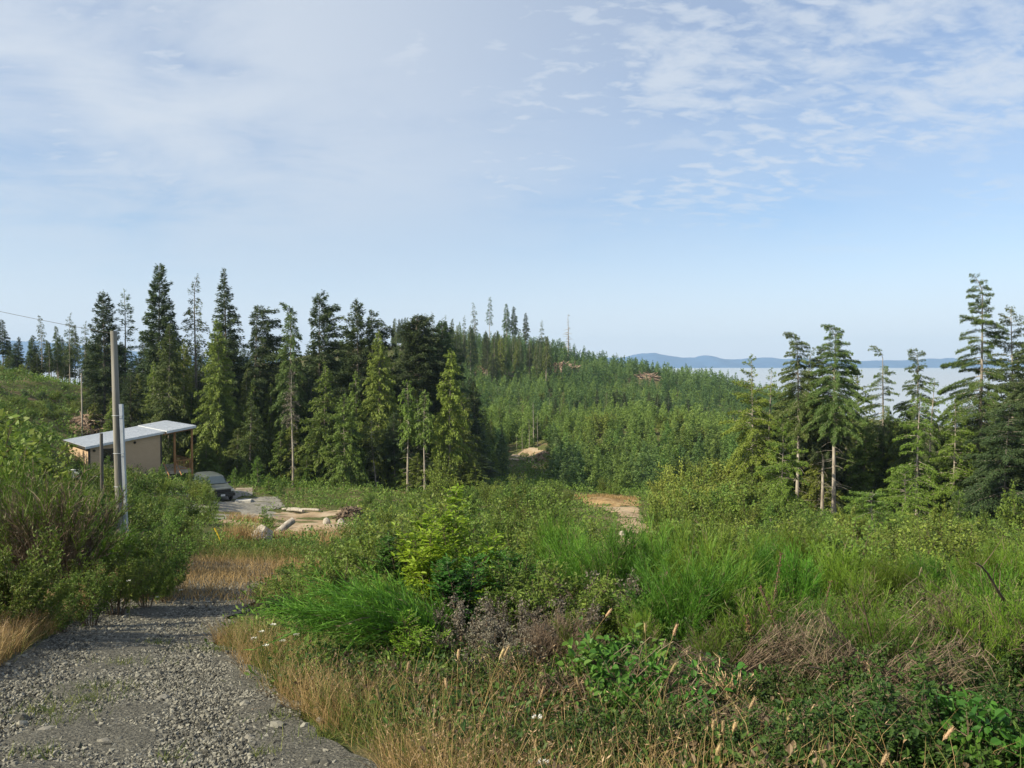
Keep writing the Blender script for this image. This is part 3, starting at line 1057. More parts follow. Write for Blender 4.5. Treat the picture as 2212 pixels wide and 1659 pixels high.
env_u = [180, 225, 300, 350, 430, 500, 560, 620, 700, 760, 830, 900, 960, 1010, 1060]
env_v = [800, 735, 740, 705, 730, 705, 745, 745, 735, 735, 725, 745, 740, 790, 870]
k = 0
FILL = 'packed trees inside the dark forest stand'
for row, (Y0, Y1, n, lo, hi) in enumerate(((108, 128, 54, 0, 40), (97, 107, 52, 15, 90), (87, 95, 54, 60, 190), (80, 86, 32, 130, 300))):
    for j in range(n):
        u = 195 + (1050 - 195) * (j + U(.1, .9)) / n
        Y = U(Y0, Y1)
        if row == 3 and u < 440:
            continue
        vt = np.interp(u, env_u, env_v) + U(lo, hi)
        x = xof(u, Y)
        z = g1(x, Y) - .2
        h = zof(vt, Y) - z
        pick = rng.random()
        if pick < (.5 if row < 2 else .3):
            ms, H, nm, kind = V_FIR[k % 4], 20, 'fir_tree', 'dark fir packed among others inside the shaded forest stand'
        elif pick < (.78 if row < 2 else .6):
            ms, H, nm, kind = V_HEM[k % 4], 18, 'hemlock_tree', 'green hemlock packed among firs inside the shaded forest stand'
        else:
            ms, H, nm, kind = V_CED[k % 3], 16, 'cedar_tree', 'lighter green cedar wedged between dark firs of the forest stand'
        s = h / H
        put_tree(nm, kind, ms, (x, Y, z), U(-.7, .7) if ms in V_FIR else U(0, 6.28), (max(s, .75) * U(.9, 1.1), max(s, .75) * U(.9, 1.1), s), FILL)
        k += 1

# the row on the ridge beyond the cabin, at the left edge of the view
RL = 'trees along the ridge beyond the cabin'
for u, vt, w in ((8, 690, 'f'), (-20, 720, 'f'), (22, 735, 'f'), (60, 772, 't'), (92, 680, 't'), (80, 760, 't'), (108, 740, 't'), (125, 702, 'h'), (140, 735, 't'), (152, 674, 't'), (163, 700, 'h'), (172, 735, 't'), (185, 692, 't'), (198, 740, 'h'), (205, 700, 't'), (150, 745, 'f'), (118, 765, 't'), (215, 720, 'h'), (232, 760, 'f'), (-60, 700, 'f'), (-90, 680, 'h')):
    Y = U(124, 140)
    x = xof(u, Y)
    z = g1(x, Y) - .2
    h = zof(vt, Y) - z
    ms, H, nm, lb = {'f': (V_FIR[k % 4], 20, 'fir_tree', 'dark dense fir on the ridge beyond the cabin near the left edge'), 'h': (V_HEM[k % 4], 18, 'hemlock_tree', 'middling green hemlock in the row on the ridge beyond the cabin'), 't': (V_THIN[k % 3], 14, 'hemlock_tree', 'thin spindly hemlock in the row on the ridge beyond the cabin')}[w]
    s = h / H
    put_tree(nm, lb, ms, (x, Y, z), U(0, 6.28), (max(.5, s), max(.5, s), s), RL)
    k += 1

for j in range(30):
    u = U(-60, 245)
    Y = U(126, 150)
    x = xof(u, Y)
    z = g1(x, Y) - .2
    s = zof(U(722, 778), Y) - z
    ms, H, nm = (V_HEM[j % 4], 18, 'hemlock_tree') if j % 3 else (V_FIR[j % 4], 20, 'fir_tree')
    s /= H
    put_tree(nm, 'short bushy tree filling the ridge row beyond the cabin' if j % 3 else 'short dark fir filling the ridge row beyond the cabin', ms, (x, Y, z), U(0, 6.28), (max(.5, s), max(.5, s), s), 'short trees of the ridge row')

# dark firs added to stand for shaded tree sides behind the nearer plantation hump
for j in range(26):
    u = U(1320, 1560)
    Y = U(172, 186)
    x = xof(u, Y)
    z = g1(x, Y) - .2
    s = U(.34, .52)
    put_tree('fir_tree', 'dark fir added to stand for shade in the hollow between the slopes', V_FIR[j % 4], (x, Y, z), U(0, 6.28), (s * 1.3, s * 1.3, s), 'firs added as shade in the hollow')

# older trees on the shoulder of the far hill and along its skyline
HS = 'old trees on the shoulder of the far hill'
for j in range(105):
    u = U(850, 1190)
    Y = U(238, 320)
    x = xof(u, Y)
    z = g1(x, Y) - .3
    vt = vof(z, Y) - U(75, 135)
    if u <= 1000:
        vt = max(vt, 684 + U(0, 30))
    if u > 1000:
        vt = max(vt, 700 + (u - 1000) * .13 + U(0, 25))
    h = zof(vt, Y) - z
    if h < 4:
        continue
    ms, H, nm = [(V_FIR[k % 4], 20, 'fir_tree'), (V_HEM[k % 4], 18, 'hemlock_tree'), (V_THIN[k % 3], 14, 'hemlock_tree'), (V_CED[k % 3], 16, 'cedar_tree')][int(rng.choice(4, p=[.3, .35, .2, .15]))]
    s = h / H
    lb = {'fir_tree': 'dark old fir in the clump on the shoulder of the far hill', 'hemlock_tree': 'ragged grey green hemlock in the clump on the shoulder of the far hill', 'cedar_tree': 'yellowish cedar in the clump on the shoulder of the far hill'}[nm]
    put_tree(nm, lb, ms, (x, Y, z), U(0, 6.28), (max(.6, s) * .95, max(.6, s) * .95, s), HS)
    k += 1
SK = 'single trees on the skyline of the far hill'
for u, vt, Y, ms, H, lb in ((1003, 660 + 20, 330, V_THIN[0], 14, 'short spindly skyline tree left of the tall pair on the far hill'), (1025, 653, 335, V_THIN[2], 14, 'slim skyline tree, second from the left of the tall ones on the far hill'),
                            (1058, 640, 335, V_THIN[1], 14, 'tallest slim skyline tree standing alone on the far hill summit'), (1094, 655, 332, V_HEM[1], 18, 'sparse old skyline tree left of its bushy neighbour on the summit'),
                            (1110, 662, 332, V_FIR[3], 20, 'bushy old skyline tree right of the summit pair'), (1136, 676, 330, V_FIR[1], 20, 'low flagged skyline tree at the right end of the summit group'),
                            (1170, 690, 320, V_THIN[0], 14, 'thin bare stemmed tree rising from the slope below the summit group'), (962, 680, 325, V_THIN[2], 14, 'slender tree on the skyline left of the summit'), (935, 672, 325, V_THIN[0], 14, 'leftmost slender tree on the skyline behind the dark stand')):
    x = xof(u, Y)
    z = g1(x, Y) - .2
    s = (zof(vt, Y) - z) / H
    put_tree('hemlock_tree' if ms not in V_FIR else 'fir_tree', lb, ms, (x, Y, z), U(0, 6.28), (max(s, .6), max(s, .6), s), SK)
br, tk = snag(8, 17, .30, 60, 3.2, 3.2)
x, Y = xof(1227, 318), 318
z = g1(x, Y)
r = put_tree('dead_snag', 'lone ladder like dead tree on the falling skyline of the far hill', (br.mesh('branch', M['dead']), tk.mesh('trunk', M['dead'])), (x, Y, z), 0, (zof(679, Y) - z) / 17)
br, tk = snag(5, 17, .2, 60, 1.5)
# silver snags above the bare slope
SN = (br.mesh('branch', M['dead']), tk.mesh('trunk', M['dead']))
for u, vt, Y, lb in ((1152, 868, 137, 'tallest silver snag above the bare orange patch on the slope'), (1143, 905, 135, 'silver snag left of the tallest one above the bare patch'), (1161, 898, 136, 'silver snag right of the tallest one above the bare patch'), (1128, 925, 134, 'short silver snag at the left of the bare patch'), (1116, 938, 133, 'broken stub snag leftmost beside the bare patch'), (1230, 880, 150, 'thin grey snag among green trees right of the bare patch'), (1187, 830 + 30, 170, 'slim dead stem further up the slope behind the bare patch')):
    x = xof(u, Y)
    z = g1(x, Y)
    put_tree('dead_snag', lb, SN, (x, Y, z), U(0, 6.28), (zof(vt, Y) - z) / 17, 'dead snags on the slope')
for u, vt, Y, ms, H in ((1195, 880, 145, V_HEM[0], 18), (1210, 870, 150, V_THIN[0], 14), (1225, 868, 152, V_FIR[1], 20), (1250, 885, 155, V_THIN[2], 14), (1182, 895, 142, V_CED[0], 16), (1240, 865, 160, V_HEM[2], 18), (1175, 905, 140, V_HEM[3], 18), (1060, 905, 122, V_CED[1], 16), (1265, 850, 172, V_HEM[0], 18), (1290, 840, 180, V_FIR[2], 20), (1310, 845, 185, V_THIN[1], 14), (1330, 850, 188, V_HEM[3], 18), (1218, 850, 165, V_HEM[1], 18), (1200, 855, 160, V_FIR[0], 20), (1348, 862, 190, V_THIN[2], 14), (1100, 880, 150, V_HEM[2], 18), (1080, 870, 148, V_CED[2], 16), (1120, 860, 160, V_THIN[0], 14), (1085, 925, 120, V_HEM[3], 18)):
    x = xof(u, Y)
    z = g1(x, Y) - .2
    s = (zof(vt, Y) - z) / H
    put_tree('hemlock_tree' if ms not in V_CED else 'cedar_tree', 'older hemlock left standing beside the silver snags' if ms not in V_CED else 'old cedar left standing beside the silver snags', ms, (x, Y, z), U(0, 6.28), (s * 1.1, s * 1.1, s), 'older trees left beside the snags')

# the group at the right, each tree its own shape
RG = 'conifers of the group at the right'
kw = dict(group=RG)
tall('hemlock_tree', 'biggest hemlock at the right, open drooping limbs and nodding tip', 2118, 54, 580, 'hemlock', 31, bark='bark_pale', base=.18, rmax=3.3, p=.72, e_low=-.25, e_top=.35, droop=.28, spray=0.22, aspect=.26, dens=1.0, bpm=6, gap=.12, jag=.5, nod=.9, noddir=3.0, hang=.45, flag=.15, fdir=2.6, **kw)
tall('hemlock_tree', 'slim hemlock with curled tip and long bare trunk, left of the twin', 1722, 57, 706, 'hemlock', 32, bark='bark_pale', base=.46, rmax=1.9, p=.62, e_low=-.2, e_top=.3, droop=.35, spray=0.20, dens=1.1, bpm=9, nod=1.3, noddir=3.0, hang=.3, dead=45, lean=(.012, 0), tr=.15, **kw)
tall('hemlock_tree', 'taller hemlock of the close twin pair, bare grey trunk below', 1803, 55, 688, 'hemlock', 33, bark='bark_pale', base=.45, rmax=2.3, p=.68, e_low=-.2, e_top=.3, droop=.35, spray=0.20, dens=1.15, bpm=9, nod=1.3, noddir=2.8, hang=.3, dead=45, flag=.1, tr=.16, **kw)
tall('hemlock_tree', 'shorter hemlock of the close twin pair with broken side top', 1778, 57, 742, 'fir', 34, bark='bark_pale', base=.38, rmax=2.1, p=.55, e_low=-.2, e_top=.3, droop=.35, spray=0.20, dens=1.0, bpm=8, nod=.8, hang=.3, dead=30, tr=.13, **kw)
tall('hemlock_tree', 'thin grey hemlock between the slim one and the twin pair', 1748, 66, 742, 'hemlock', 35, base=.2, rmax=1.5, p=.7, gap=.25, spray=0.22, dens=.8, nod=.9, **kw)
tall('hemlock_tree', 'windblown hemlock whose top bends to the left over the fog', 1908, 62, 734, 'hemlock', 36, bark='bark_pale', base=.3, rmax=2.1, p=.6, gap=.3, e_low=-.2, e_top=.2, droop=.3, spray=0.20, dens=.8, bpm=6, nod=1.5, noddir=3.14, hang=.35, flag=.25, fdir=3.0, dead=20, **kw)
tall('hemlock_tree', 'small crowned hemlock with sideways twisted tip', 1980, 58, 744, 'hemlock', 37, bark='bark_pale', base=.32, rmax=2.0, p=.6, gap=.15, e_low=-.25, e_top=.3, droop=.35, spray=0.20, dens=.9, nod=1.0, noddir=3.3, hang=.35, dead=30, **kw)
tall('cedar_tree', 'sparse cedar with bare trunk and wispy crown right of the twisted one', 2012, 53, 818, 'gold', 38, bark='bark_pale', base=.55, rmax=1.1, p=.5, gap=.3, spray=0.19, dens=.6, dead=55, hang=.4, tr=.11, tilt=.9, **kw)
tall('cedar_tree', 'yellow lit cedar with pale slender trunk in the middle of the right group', 1984, 52, 850, 'gold', 39, bark='bark_pale', base=.16, rmax=1.9, p=.55, gap=.2, e_low=-.15, e_top=.3, droop=.35, spray=0.20, aspect=.4, dens=.75, dead=35, hang=.35, tr=.12, tilt=.7, **kw)
tall('cedar_tree', 'yellow green cedar below the biggest hemlock', 2062, 51, 862, 'gold', 40, bark='bark_pale', base=.12, rmax=2.2, p=.6, gap=.15, e_low=-.15, e_top=.3, droop=.35, spray=0.20, aspect=.4, dens=.8, dead=20, hang=.35, tilt=.7, **kw)
tall('cedar_tree', 'feathery cedar right of the biggest hemlock at the frame edge', 2186, 56, 663, 'hemlock', 41, bark='bark_pale', base=.2, rmax=2.2, p=.45, gap=.3, e_low=-.1, e_top=.7, droop=.45, spray=0.22, aspect=.4, dens=.8, hang=.7, tilt=.9, **kw)
tall('fir_tree', 'dark spreading tree cut by the right frame edge', 2235, 50, 720, 'fir', 42, base=.08, rmax=3.8, p=.5, e_low=-.1, e_top=.2, droop=.25, spray=0.23, dens=1.0, gap=.1, **kw)
tall('fir_tree', 'lower dark layered tree below the feathery cedar', 2175, 48, 870, 'fir', 43, base=.1, rmax=3.2, p=.5, e_low=-.1, e_top=.2, droop=.25, spray=0.23, dens=1.0, **kw)
tall('cedar_tree', 'bushy golden cedar at the left end of the right group', 1626, 60, 768, 'gold', 44, bark='bark_pale', base=.2, rmax=2.5, p=.42, gap=.12, jag=.6, e_low=0, e_top=.8, droop=.5, hang=.5, spray=0.22, aspect=.45, dens=.85, tilt=1.0, bare_top=.25, **kw)
tall('cedar_tree', 'thin leafless topped cedar right of the bushy golden one', 1662, 63, 795, 'cedar', 45, bark='bark_pale', base=.2, rmax=2.0, p=.5, gap=.2, jag=.6, e_low=0, e_top=.8, droop=.5, hang=.5, spray=0.22, aspect=.45, dens=.8, tilt=1.0, bare_top=.22, **kw)
tall('cedar_tree', 'pale green cedar behind and between the twin and the windblown hemlock', 1852, 68, 796, 'cedar', 46, base=.1, rmax=2.0, p=.5, gap=.25, spray=0.23, aspect=.42, dens=.75, hang=.6, tilt=.9, **kw)
tall('cedar_tree', 'golden lit young cedar in front of the slim hemlock', 1690, 52, 905, 'gold', 47, base=.05, rmax=2.3, p=.6, gap=.1, spray=0.20, aspect=.42, dens=.8, hang=.4, tilt=.8, **kw)
tall('fir_tree', 'young spreading fir sapling with flat branches before the right group', 1888, 40, 1060, 'bright', 48, bark='bark_pale', base=.45, rmax=1.5, p=.35, e_low=.0, e_top=.2, droop=.15, spray=0.16, dens=1.0, bpm=10, tr=.05, **kw)
tall('cedar_tree', 'golden sapling leaning between the two bare trunks at the right', 1960, 47, 1010, 'gold', 49, base=.1, rmax=1.8, p=.5, spray=0.18, aspect=.4, dens=.8, tilt=.7, **kw)
for j in range(14):
    u = (1650, 1700, 1745, 1770, 1830, 1870, 1930, 1955, 2030, 2075, 2110, 2160, 2205, 1690)[j]
    Y = U(59, 66)
    vt = (960, 920, 890, 930, 930, 905, 930, 880, 930, 940, 900, 880, 900, 985)[j]
    x = xof(u, Y)
    z = g1(x, Y) - .2
    h = zof(vt, Y) - z
    ms, H, nm = ((V_HEM[j % 4], 18, 'hemlock_tree'), (V_CED[j % 3], 16, 'cedar_tree'))[j % 2]
    s = h / H
    put_tree(nm, 'wide spreading younger hemlock filling gaps between the bare trunks at the right' if j % 2 == 0 else 'wide spreading younger cedar filling gaps between the bare trunks at the right', ms, (x, Y, z), U(0, 6.28), (s * 1.7, s * 1.7, s), 'younger trees between the bare trunks')

RF = 'shaded trees filling the group at the right'
for j in range(62):
    u = U(1640, 2330)
    Y = U(60, 86)
    vt = np.interp(u, [1660, 1720, 1800, 1900, 2000, 2080, 2200, 2330], [880, 850, 860, 905, 900, 900, 800, 760]) + U(-15, 110)
    x = xof(u, Y)
    z = g1(x, Y) - .2
    h = zof(vt, Y) - z
    ms, H, nm = [(V_FIR[k % 4], 20, 'fir_tree'), (V_HEM[k % 4], 18, 'hemlock_tree'), (V_CED[k % 3], 16, 'cedar_tree')][int(rng.choice(3, p=[.35, .45, .2]))]
    s = h / H
    lb = {'fir_tree': 'dark fir in the shaded heart of the right hand clump', 'hemlock_tree': 'green hemlock in the shaded heart of the clump by the fog', 'cedar_tree': 'lighter cedar in the shaded heart of the clump by the fog'}[nm].replace('right hand clump', 'clump by the fog')
    put_tree(nm, lb, ms, (x, Y, z), U(0, 6.28), (max(.6, s) * 1.05, max(.6, s) * 1.05, s), RF)
    k += 1
# ------------------------------------------------------------------ cabin
def siding(name, a, b_):
    m, nt, b = mat_new(name)
    L = nt.links
    t = N_(nt, 'ShaderNodeTexCoord')
    wv = N_(nt, 'ShaderNodeTexWave', wave_type='BANDS', bands_direction='Z', wave_profile='SAW')
    wv.inputs['Scale'].default_value = 1.9
    L.new(t.outputs['Object'], wv.inputs[0])
    nz = N_(nt, 'ShaderNodeTexNoise')
    nz.inputs['Scale'].default_value = 2.2
    nz.inputs['Detail'].default_value = 8
    L.new(t.outputs['Object'], nz.inputs[0])
    mx = N_(nt, 'ShaderNodeMix', data_type='RGBA')
    L.new(nz.outputs[0], mx.inputs[0])
    mx.inputs[6].default_value = c4(a)
    mx.inputs[7].default_value = c4(b_)
    L.new(mx.outputs[2], b.inputs['Base Color'])
    b.inputs['Roughness'].default_value = .7
    bp = N_(nt, 'ShaderNodeBump')
    bp.inputs['Distance'].default_value = .03
    bp.inputs['Strength'].default_value = 1
    L.new(wv.outputs[0], bp.inputs['Height'])
    L.new(bp.outputs[0], b.inputs['Normal'])
    return m


M['siding'] = siding('tan_siding', (.50, .350, .235), (.61, .450, .310))
M['trim'] = plain('dark_trim', (.035, .030, .026), .6)
M['metal'] = plain('pale_roof_metal', (.55, .58, .62), .45, .15)
M['cedarpost'] = noisy('cedar_post', [(.25, .12, .05), (.40, .21, .09)], 3, (1, 1, .2), .7, .2)
M['deck'] = noisy('deck_board', [(.33, .27, .20), (.48, .41, .33)], 4, rough=.8, bump=.2)
M['glass'] = plain('dark_glass', (.012, .014, .015), .08, 0, .8)
M['concrete'] = noisy('concrete', [(.42, .40, .36), (.56, .54, .49)], 6, rough=.9, bump=.2)


def B1(name, lo, hi, mat, parent, M_=None):
    mb = MB()
    box(mb, lo, hi, .5, 0, M_)
    return mb.build(name, mat, parent)


def cabin():
    x0, y0 = xof(190, 70), 70.0
    zb = -10.9
    r = thing('cabin', 'small tan wooden cabin with a slanting pale metal roof and raised porch', 'cabin', (x0, y0, zb), math.atan2(.656, .755))
    Lw, D = 6.2, 8.0
    zr = lambda ex: zof(967, 70) - zb + .05 + .148 * ex
    mb = MB()
    v = []
    for ex, ey in ((0, 0), (Lw, 0), (Lw, D), (0, D)):
        v += [(ex, ey, -1.5), (ex, ey, zr(ex))]
    mb.add(v, [[0, 2, 3, 1], [2, 4, 5, 3], [4, 6, 7, 5], [6, 0, 1, 7], [1, 3, 5, 7]], .5)
    mb.build('wall', M['siding'], r)
    # roof: one tilted sheet with ribs, running on over the porch
    def sheet(e0, e1, y0_, y1_, z0, z1):
        def f(p):
            p = np.array(p, float)
            p[:, 2] = p[:, 2] + np.array([zr(a) for a in p[:, 0]])
            return p
        mb = MB()
        box(mb, (e0, y0_, z0), (e1, y1_, z1), .5, 0, f)
        return mb, f
    mb, f = sheet(-.32, Lw + .22, -.30, D + .45, .02, .10)
    for q in np.arange(-.26, D + .4, .42):
        box(mb, (-.32, q, .1005), (Lw + .22, q + .035, .135), .5, 0, f)
    rf = mb.build('roof', M['metal'], r)
    mb, f = sheet(-.34, Lw + .25, -.35, -.303, -.10, .105)
    mb.build('fascia', M['metal'], rf)
    mb, f = sheet(-.37, -.323, -.30, D + .45, -.10, .095)
    mb.build('fascia', M['trim'], rf)
    mb, f = sheet(Lw + .26, 9.15, -.75, D + .3, .07, .16)
    for q in np.arange(-.6, D + .2, .42):
        box(mb, (Lw + .28, q, .1605), (9.15, q + .035, .195), .5, 0, f)
    pr = mb.build('porch_roof', M['metal'], r)
    mb, f = sheet(Lw + .25, 9.17, -.80, -.753, -.06, .165)
    mb.build('fascia', M['metal'], pr)
    mb, f = sheet(Lw + .1, 9.0, -.35, -.2, -.22, .06)
    mb.build('beam', M['cedarpost'], r)
    # dark corner boards
    B1('corner_board', (-.035, -.035, -1), (.13, .10, zr(0) - .03), M['trim'], r)
    B1('corner_board', (Lw - .10, -.035, -1), (Lw + .035, .10, zr(Lw) - .05), M['trim'], r)
    B1('corner_board', (-.035, D - .1, -1), (.1, D + .035, zr(0) - .03), M['trim'], r)
    # window behind the pole
    zt = zof(969, 71) - zb
    fr = MB()
    zb_ = zt - 1.40
    e0, e1 = 1.15, 2.75
    for lo, hi in (((e0, -.05, zb_), (e0 + .07, .0, zt)), ((e1 - .07, -.05, zb_), (e1, .0, zt)), ((e0 + .07, -.05, zt - .07), (e1 - .07, .0, zt)), ((e0 + .07, -.05, zb_), (e1 - .07, .0, zb_ + .07)), ((1.92, -.045, zb_ + .07), (1.98, .0, zt - .07))):
        box(fr, lo, hi)
    w = fr.build('window', M['trim'], r)
    B1('pane', (e0 + .07, -.022, zb_ + .07), (e1 - .07, -.004, zt - .07), M['glass'], w)
    for e in (.45, 3.85):
        mb = MB()
        zc = zr(e) - .42
        ring = np.array([[(e, 0, zc), (e, -.06, zc), (e, -.12, zc - .02)]])
        tubes(mb, ring, np.array([[.11, .12, .09]]), 12, cap=True)
        mb.build('vent', M['trim'], r)
    # porch: deck, posts, rail, stair
    zd = zof(1016, 75) - zb
    mb = MB()
    for q in np.arange(-.2, 5.6, .145):
        box(mb, (Lw + .04, q, zd - .05), (9.0, q + .135, zd))
    box(mb, (Lw + .04, -.25, zd - .28), (9.0, -.205, zd - .01))
    box(mb, (9.005, -.2, zd - .28), (9.05, 5.6, zd - .01))
    mb.build('deck', M['deck'], r)
    for ex, ey in ((7.25, -.3), (8.85, -.3), (8.85, 4.8)):
        B1('post', (ex, ey, -2), (ex + .16, ey + .16, zr(ex) - .05), M['cedarpost'], r)
    B1('post', (6.55, 3.0, -1), (6.72, 3.17, zr(6.6) - .05), M['trim'], r)
    mb = MB()
    box(mb, (7.41, -.27, zd + .92), (8.85, -.19, zd + 1.0))
    box(mb, (7.41, -.26, zd + .12), (8.85, -.20, zd + .18))
    for q in np.linspace(7.6, 8.7, 5):
        box(mb, (q, -.25, zd + .18), (q + .04, -.21, zd + .92))
    box(mb, (8.89, -.14, zd + .92), (8.97, 4.8, zd + 1.0))
    for q in np.linspace(.2, 4.6, 14):
        box(mb, (8.91, q, zd + .02), (8.95, q + .04, zd + .92))
    mb.build('railing', M['cedarpost'], r)
    st = MB()
    for i in range(6):
        box(st, (6.35, -.25 - .28 * (i + 1), zd - .19 * (i + 1) - .04), (7.35, -.25 - .28 * i, zd - .19 * (i + 1)))
    stair = st.build('stair', M['deck'], r)
    mb = MB()
    tubes(mb, np.array([[(6.3, -.2, zd + .9), (6.3, -1.0, zd + .36), (6.3, -1.9, zd - .25)], [(7.4, -.2, zd + .9), (7.4, -1.0, zd + .36), (7.4, -1.9, zd - .25)], [(6.3, -1.8, zd - .2), (6.3, -1.8, zd - .8), (6.3, -1.8, zd - 1.6)]]), .045, 6)
    mb.build('handrail', M['cedarpost'], stair)
    return r


cabin()


# ------------------------------------------------------------------ the parked vehicle
def truck():
    paint = noisy('dull_green_paint', [(.050, .060, .055), (.075, .086, .079)], 2.0, rough=.38, bump=0, spec=.5)
    black = plain('black_plastic', (.014, .014, .015), .6)
    rubber = plain('tyre_rubber', (.02, .02, .02), .9)
    chrome = plain('bright_metal', (.55, .56, .57), .3, .8)
    lampg = plain('lamp_glass', (.50, .50, .47), .15)
    plate = plain('number_plate', (.65, .66, .66), .5)
    glass = plain('tinted_windscreen', (.05, .07, .085), .12, 0, .5)
    x, y = xof(458, 64.8), 64.8
    r = thing('parked_truck', 'dark grey green pickup truck parked on the driveway beside the cabin', 'truck', (x, y, g1(x, y) + .06), math.atan2(-.80, .60), scale=1.04)
    # stations along the length: (x, half width low, half width belt, z low, z belt)
    st = [(2.50, .72, .70, .52, .92), (2.42, .88, .84, .42, 1.02), (2.15, .95, .90, .38, 1.08), (1.2, .97, .93, .36, 1.14), (1.0, .97, .94, .36, 1.16), (-.9, .97, .94, .36, 1.18), (-2.5, .96, .93, .40, 1.18), (-2.66, .90, .88, .5, 1.14)]
    mb = MB()
    rings = []
    for (sx, a, b, z0, z1) in st:
        zm = (z0 + z1) / 2
        rings.append([(sx, -a * .93, z0), (sx, -a, z0 + .12), (sx, -a, zm), (sx, -b, z1 - .07), (sx, -b * .9, z1), (sx, -b * .4, z1 + .03), (sx, b * .4, z1 + .03), (sx, b * .9, z1), (sx, b, z1 - .07), (sx, a, zm), (sx, a, z0 + .12), (sx, a * .93, z0)])
    R = np.array(rings)
    n, k = R.shape[:2]
    idx = np.arange(n * k).reshape(n, k)
    f = np.stack([idx[:-1], np.roll(idx, -1, 1)[:-1], np.roll(idx, -1, 1)[1:], idx[1:]], -1).reshape(-1, 4)
    mb.add(R.reshape(-1, 3), f, .5, 0, False)
    mb.add(R[0], [list(range(k))], .5)
    mb.add(R[-1], [list(range(k))[::-1]], .5)
    # cab and canopy
    cab = [(1.12, .86, 1.13, 1.16), (.95, .86, 1.15, 1.24), (.40, .76, 1.16, 1.74), (.15, .74, 1.16, 1.82), (-.9, .74, 1.17, 1.86), (-2.3, .75, 1.17, 1.84), (-2.5, .76, 1.17, 1.72), (-2.62, .84, 1.15, 1.2)]
    rings = []
    for (sx, w, z0, z1) in cab:
        zz = z1 - .06 if z1 - z0 > .2 else z1
        wl = .90
        rings.append([(sx, -wl, z0), (sx, -w - .02, (z0 + zz) / 2 + .05), (sx, -w + .02, zz), (sx, -w * .6, z1), (sx, w * .6, z1), (sx, w - .02, zz), (sx, w + .02, (z0 + zz) / 2 + .05), (sx, wl, z0)])
    R = np.array(rings)
    n, k = R.shape[:2]
    idx = np.arange(n * k).reshape(n, k)
    f = np.stack([idx[:-1, :-1], idx[:-1, 1:], idx[1:, 1:], idx[1:, :-1]], -1).reshape(-1, 4)
    mb.add(R.reshape(-1, 3), f, .5, 0, False)
    body = mb.build('body', paint, r)
    mb = MB()
    mb.add([(1.02, -.72, 1.26), (1.02, .72, 1.26), (.44, .60, 1.755), (.44, -.60, 1.755)], [[0, 1, 2, 3]], .5)
    mb.add([(.98, -.72, 1.23), (.98, .72, 1.23), (.40, .60, 1.725), (.40, -.60, 1.725)], [[3, 2, 1, 0]], .5)
    mb.build('windscreen', glass, r)
    for s in (-1, 1):
        for a, b in ((.62, -.28), (-.36, -1.0), (-1.15, -2.35)):
            mb = MB()
            mb.add([(a, s * .925, 1.24), (b, s * .925, 1.24), (b, s * .80, 1.70), (a - (.32 if a > 0 else 0), s * .80, 1.70)], [[0, 1, 2, 3] if s < 0 else [3, 2, 1, 0]], .5)
            mb.build('side_window', glass, r)
        mb = MB()
        stones(mb, np.array([[.78, s * 1.06, 1.25]]), np.array([.12]), .6, jag=.05)
        mb.build('mirror', black, r)
        hb = MB()
        box(hb, (2.40, s * .80 - .14, .80), (2.515, s * .80 + .10, .97))
        hb.build('headlight', lampg, r)
        for wx in (1.62, -1.72):
            t = MB()
            ang = np.linspace(0, 2 * math.pi, 21)
            ring = np.array([[(wx + .30 * math.cos(q), s * .88, .38 + .30 * math.sin(q)) for q in ang]])
            tubes(t, ring, .11, 8)
            w = t.build('wheel', rubber, r)
            t = MB()
            c = np.array([[(wx, s * .82, .38), (wx, s * .93, .38), (wx, s * .96, .38)]])
            tubes(t, c, np.array([[.23, .23, .10]]), 14, cap=True)
            t.build('rim', chrome, w)
            t = MB()
            arc = np.linspace(.05, math.pi - .05, 12)
            tubes(t, np.array([[(wx + .46 * math.cos(q), s * .95, .40 + .46 * math.sin(q)) for q in arc]]), .045, 6)
            t.build('wheel_arch', black, r)
    g = MB()
    box(g, (2.44, -.62, .72), (2.535, .62, .98))
    for q in np.linspace(-.5, .5, 6):
        box(g, (2.536, q, .74), (2.55, q + .03, .96))
    g.build('grille', black, r)
    g = MB()
    box(g, (2.35, -.93, .44), (2.64, .93, .66))
    bp = g.build('bumper', black, r)
    B1('plate', (2.642, -.16, .48), (2.65, .16, .62), plate, bp)
    return r


truck()

# ------------------------------------------------------------------ poles, wire, stake
M['polewood'] = noisy('grey_pole_wood', [(.13, .125, .112), (.225, .215, .192), (.31, .30, .275)], 5.0, (1, 1, .06), .9, .5)
M['oldpost'] = noisy('dark_post_wood', [(.07, .065, .06), (.14, .13, .12)], 5.0, (1, 1, .1), .9, .3)
M['galv'] = plain('galvanised_channel', (.42, .46, .52), .45, .4)


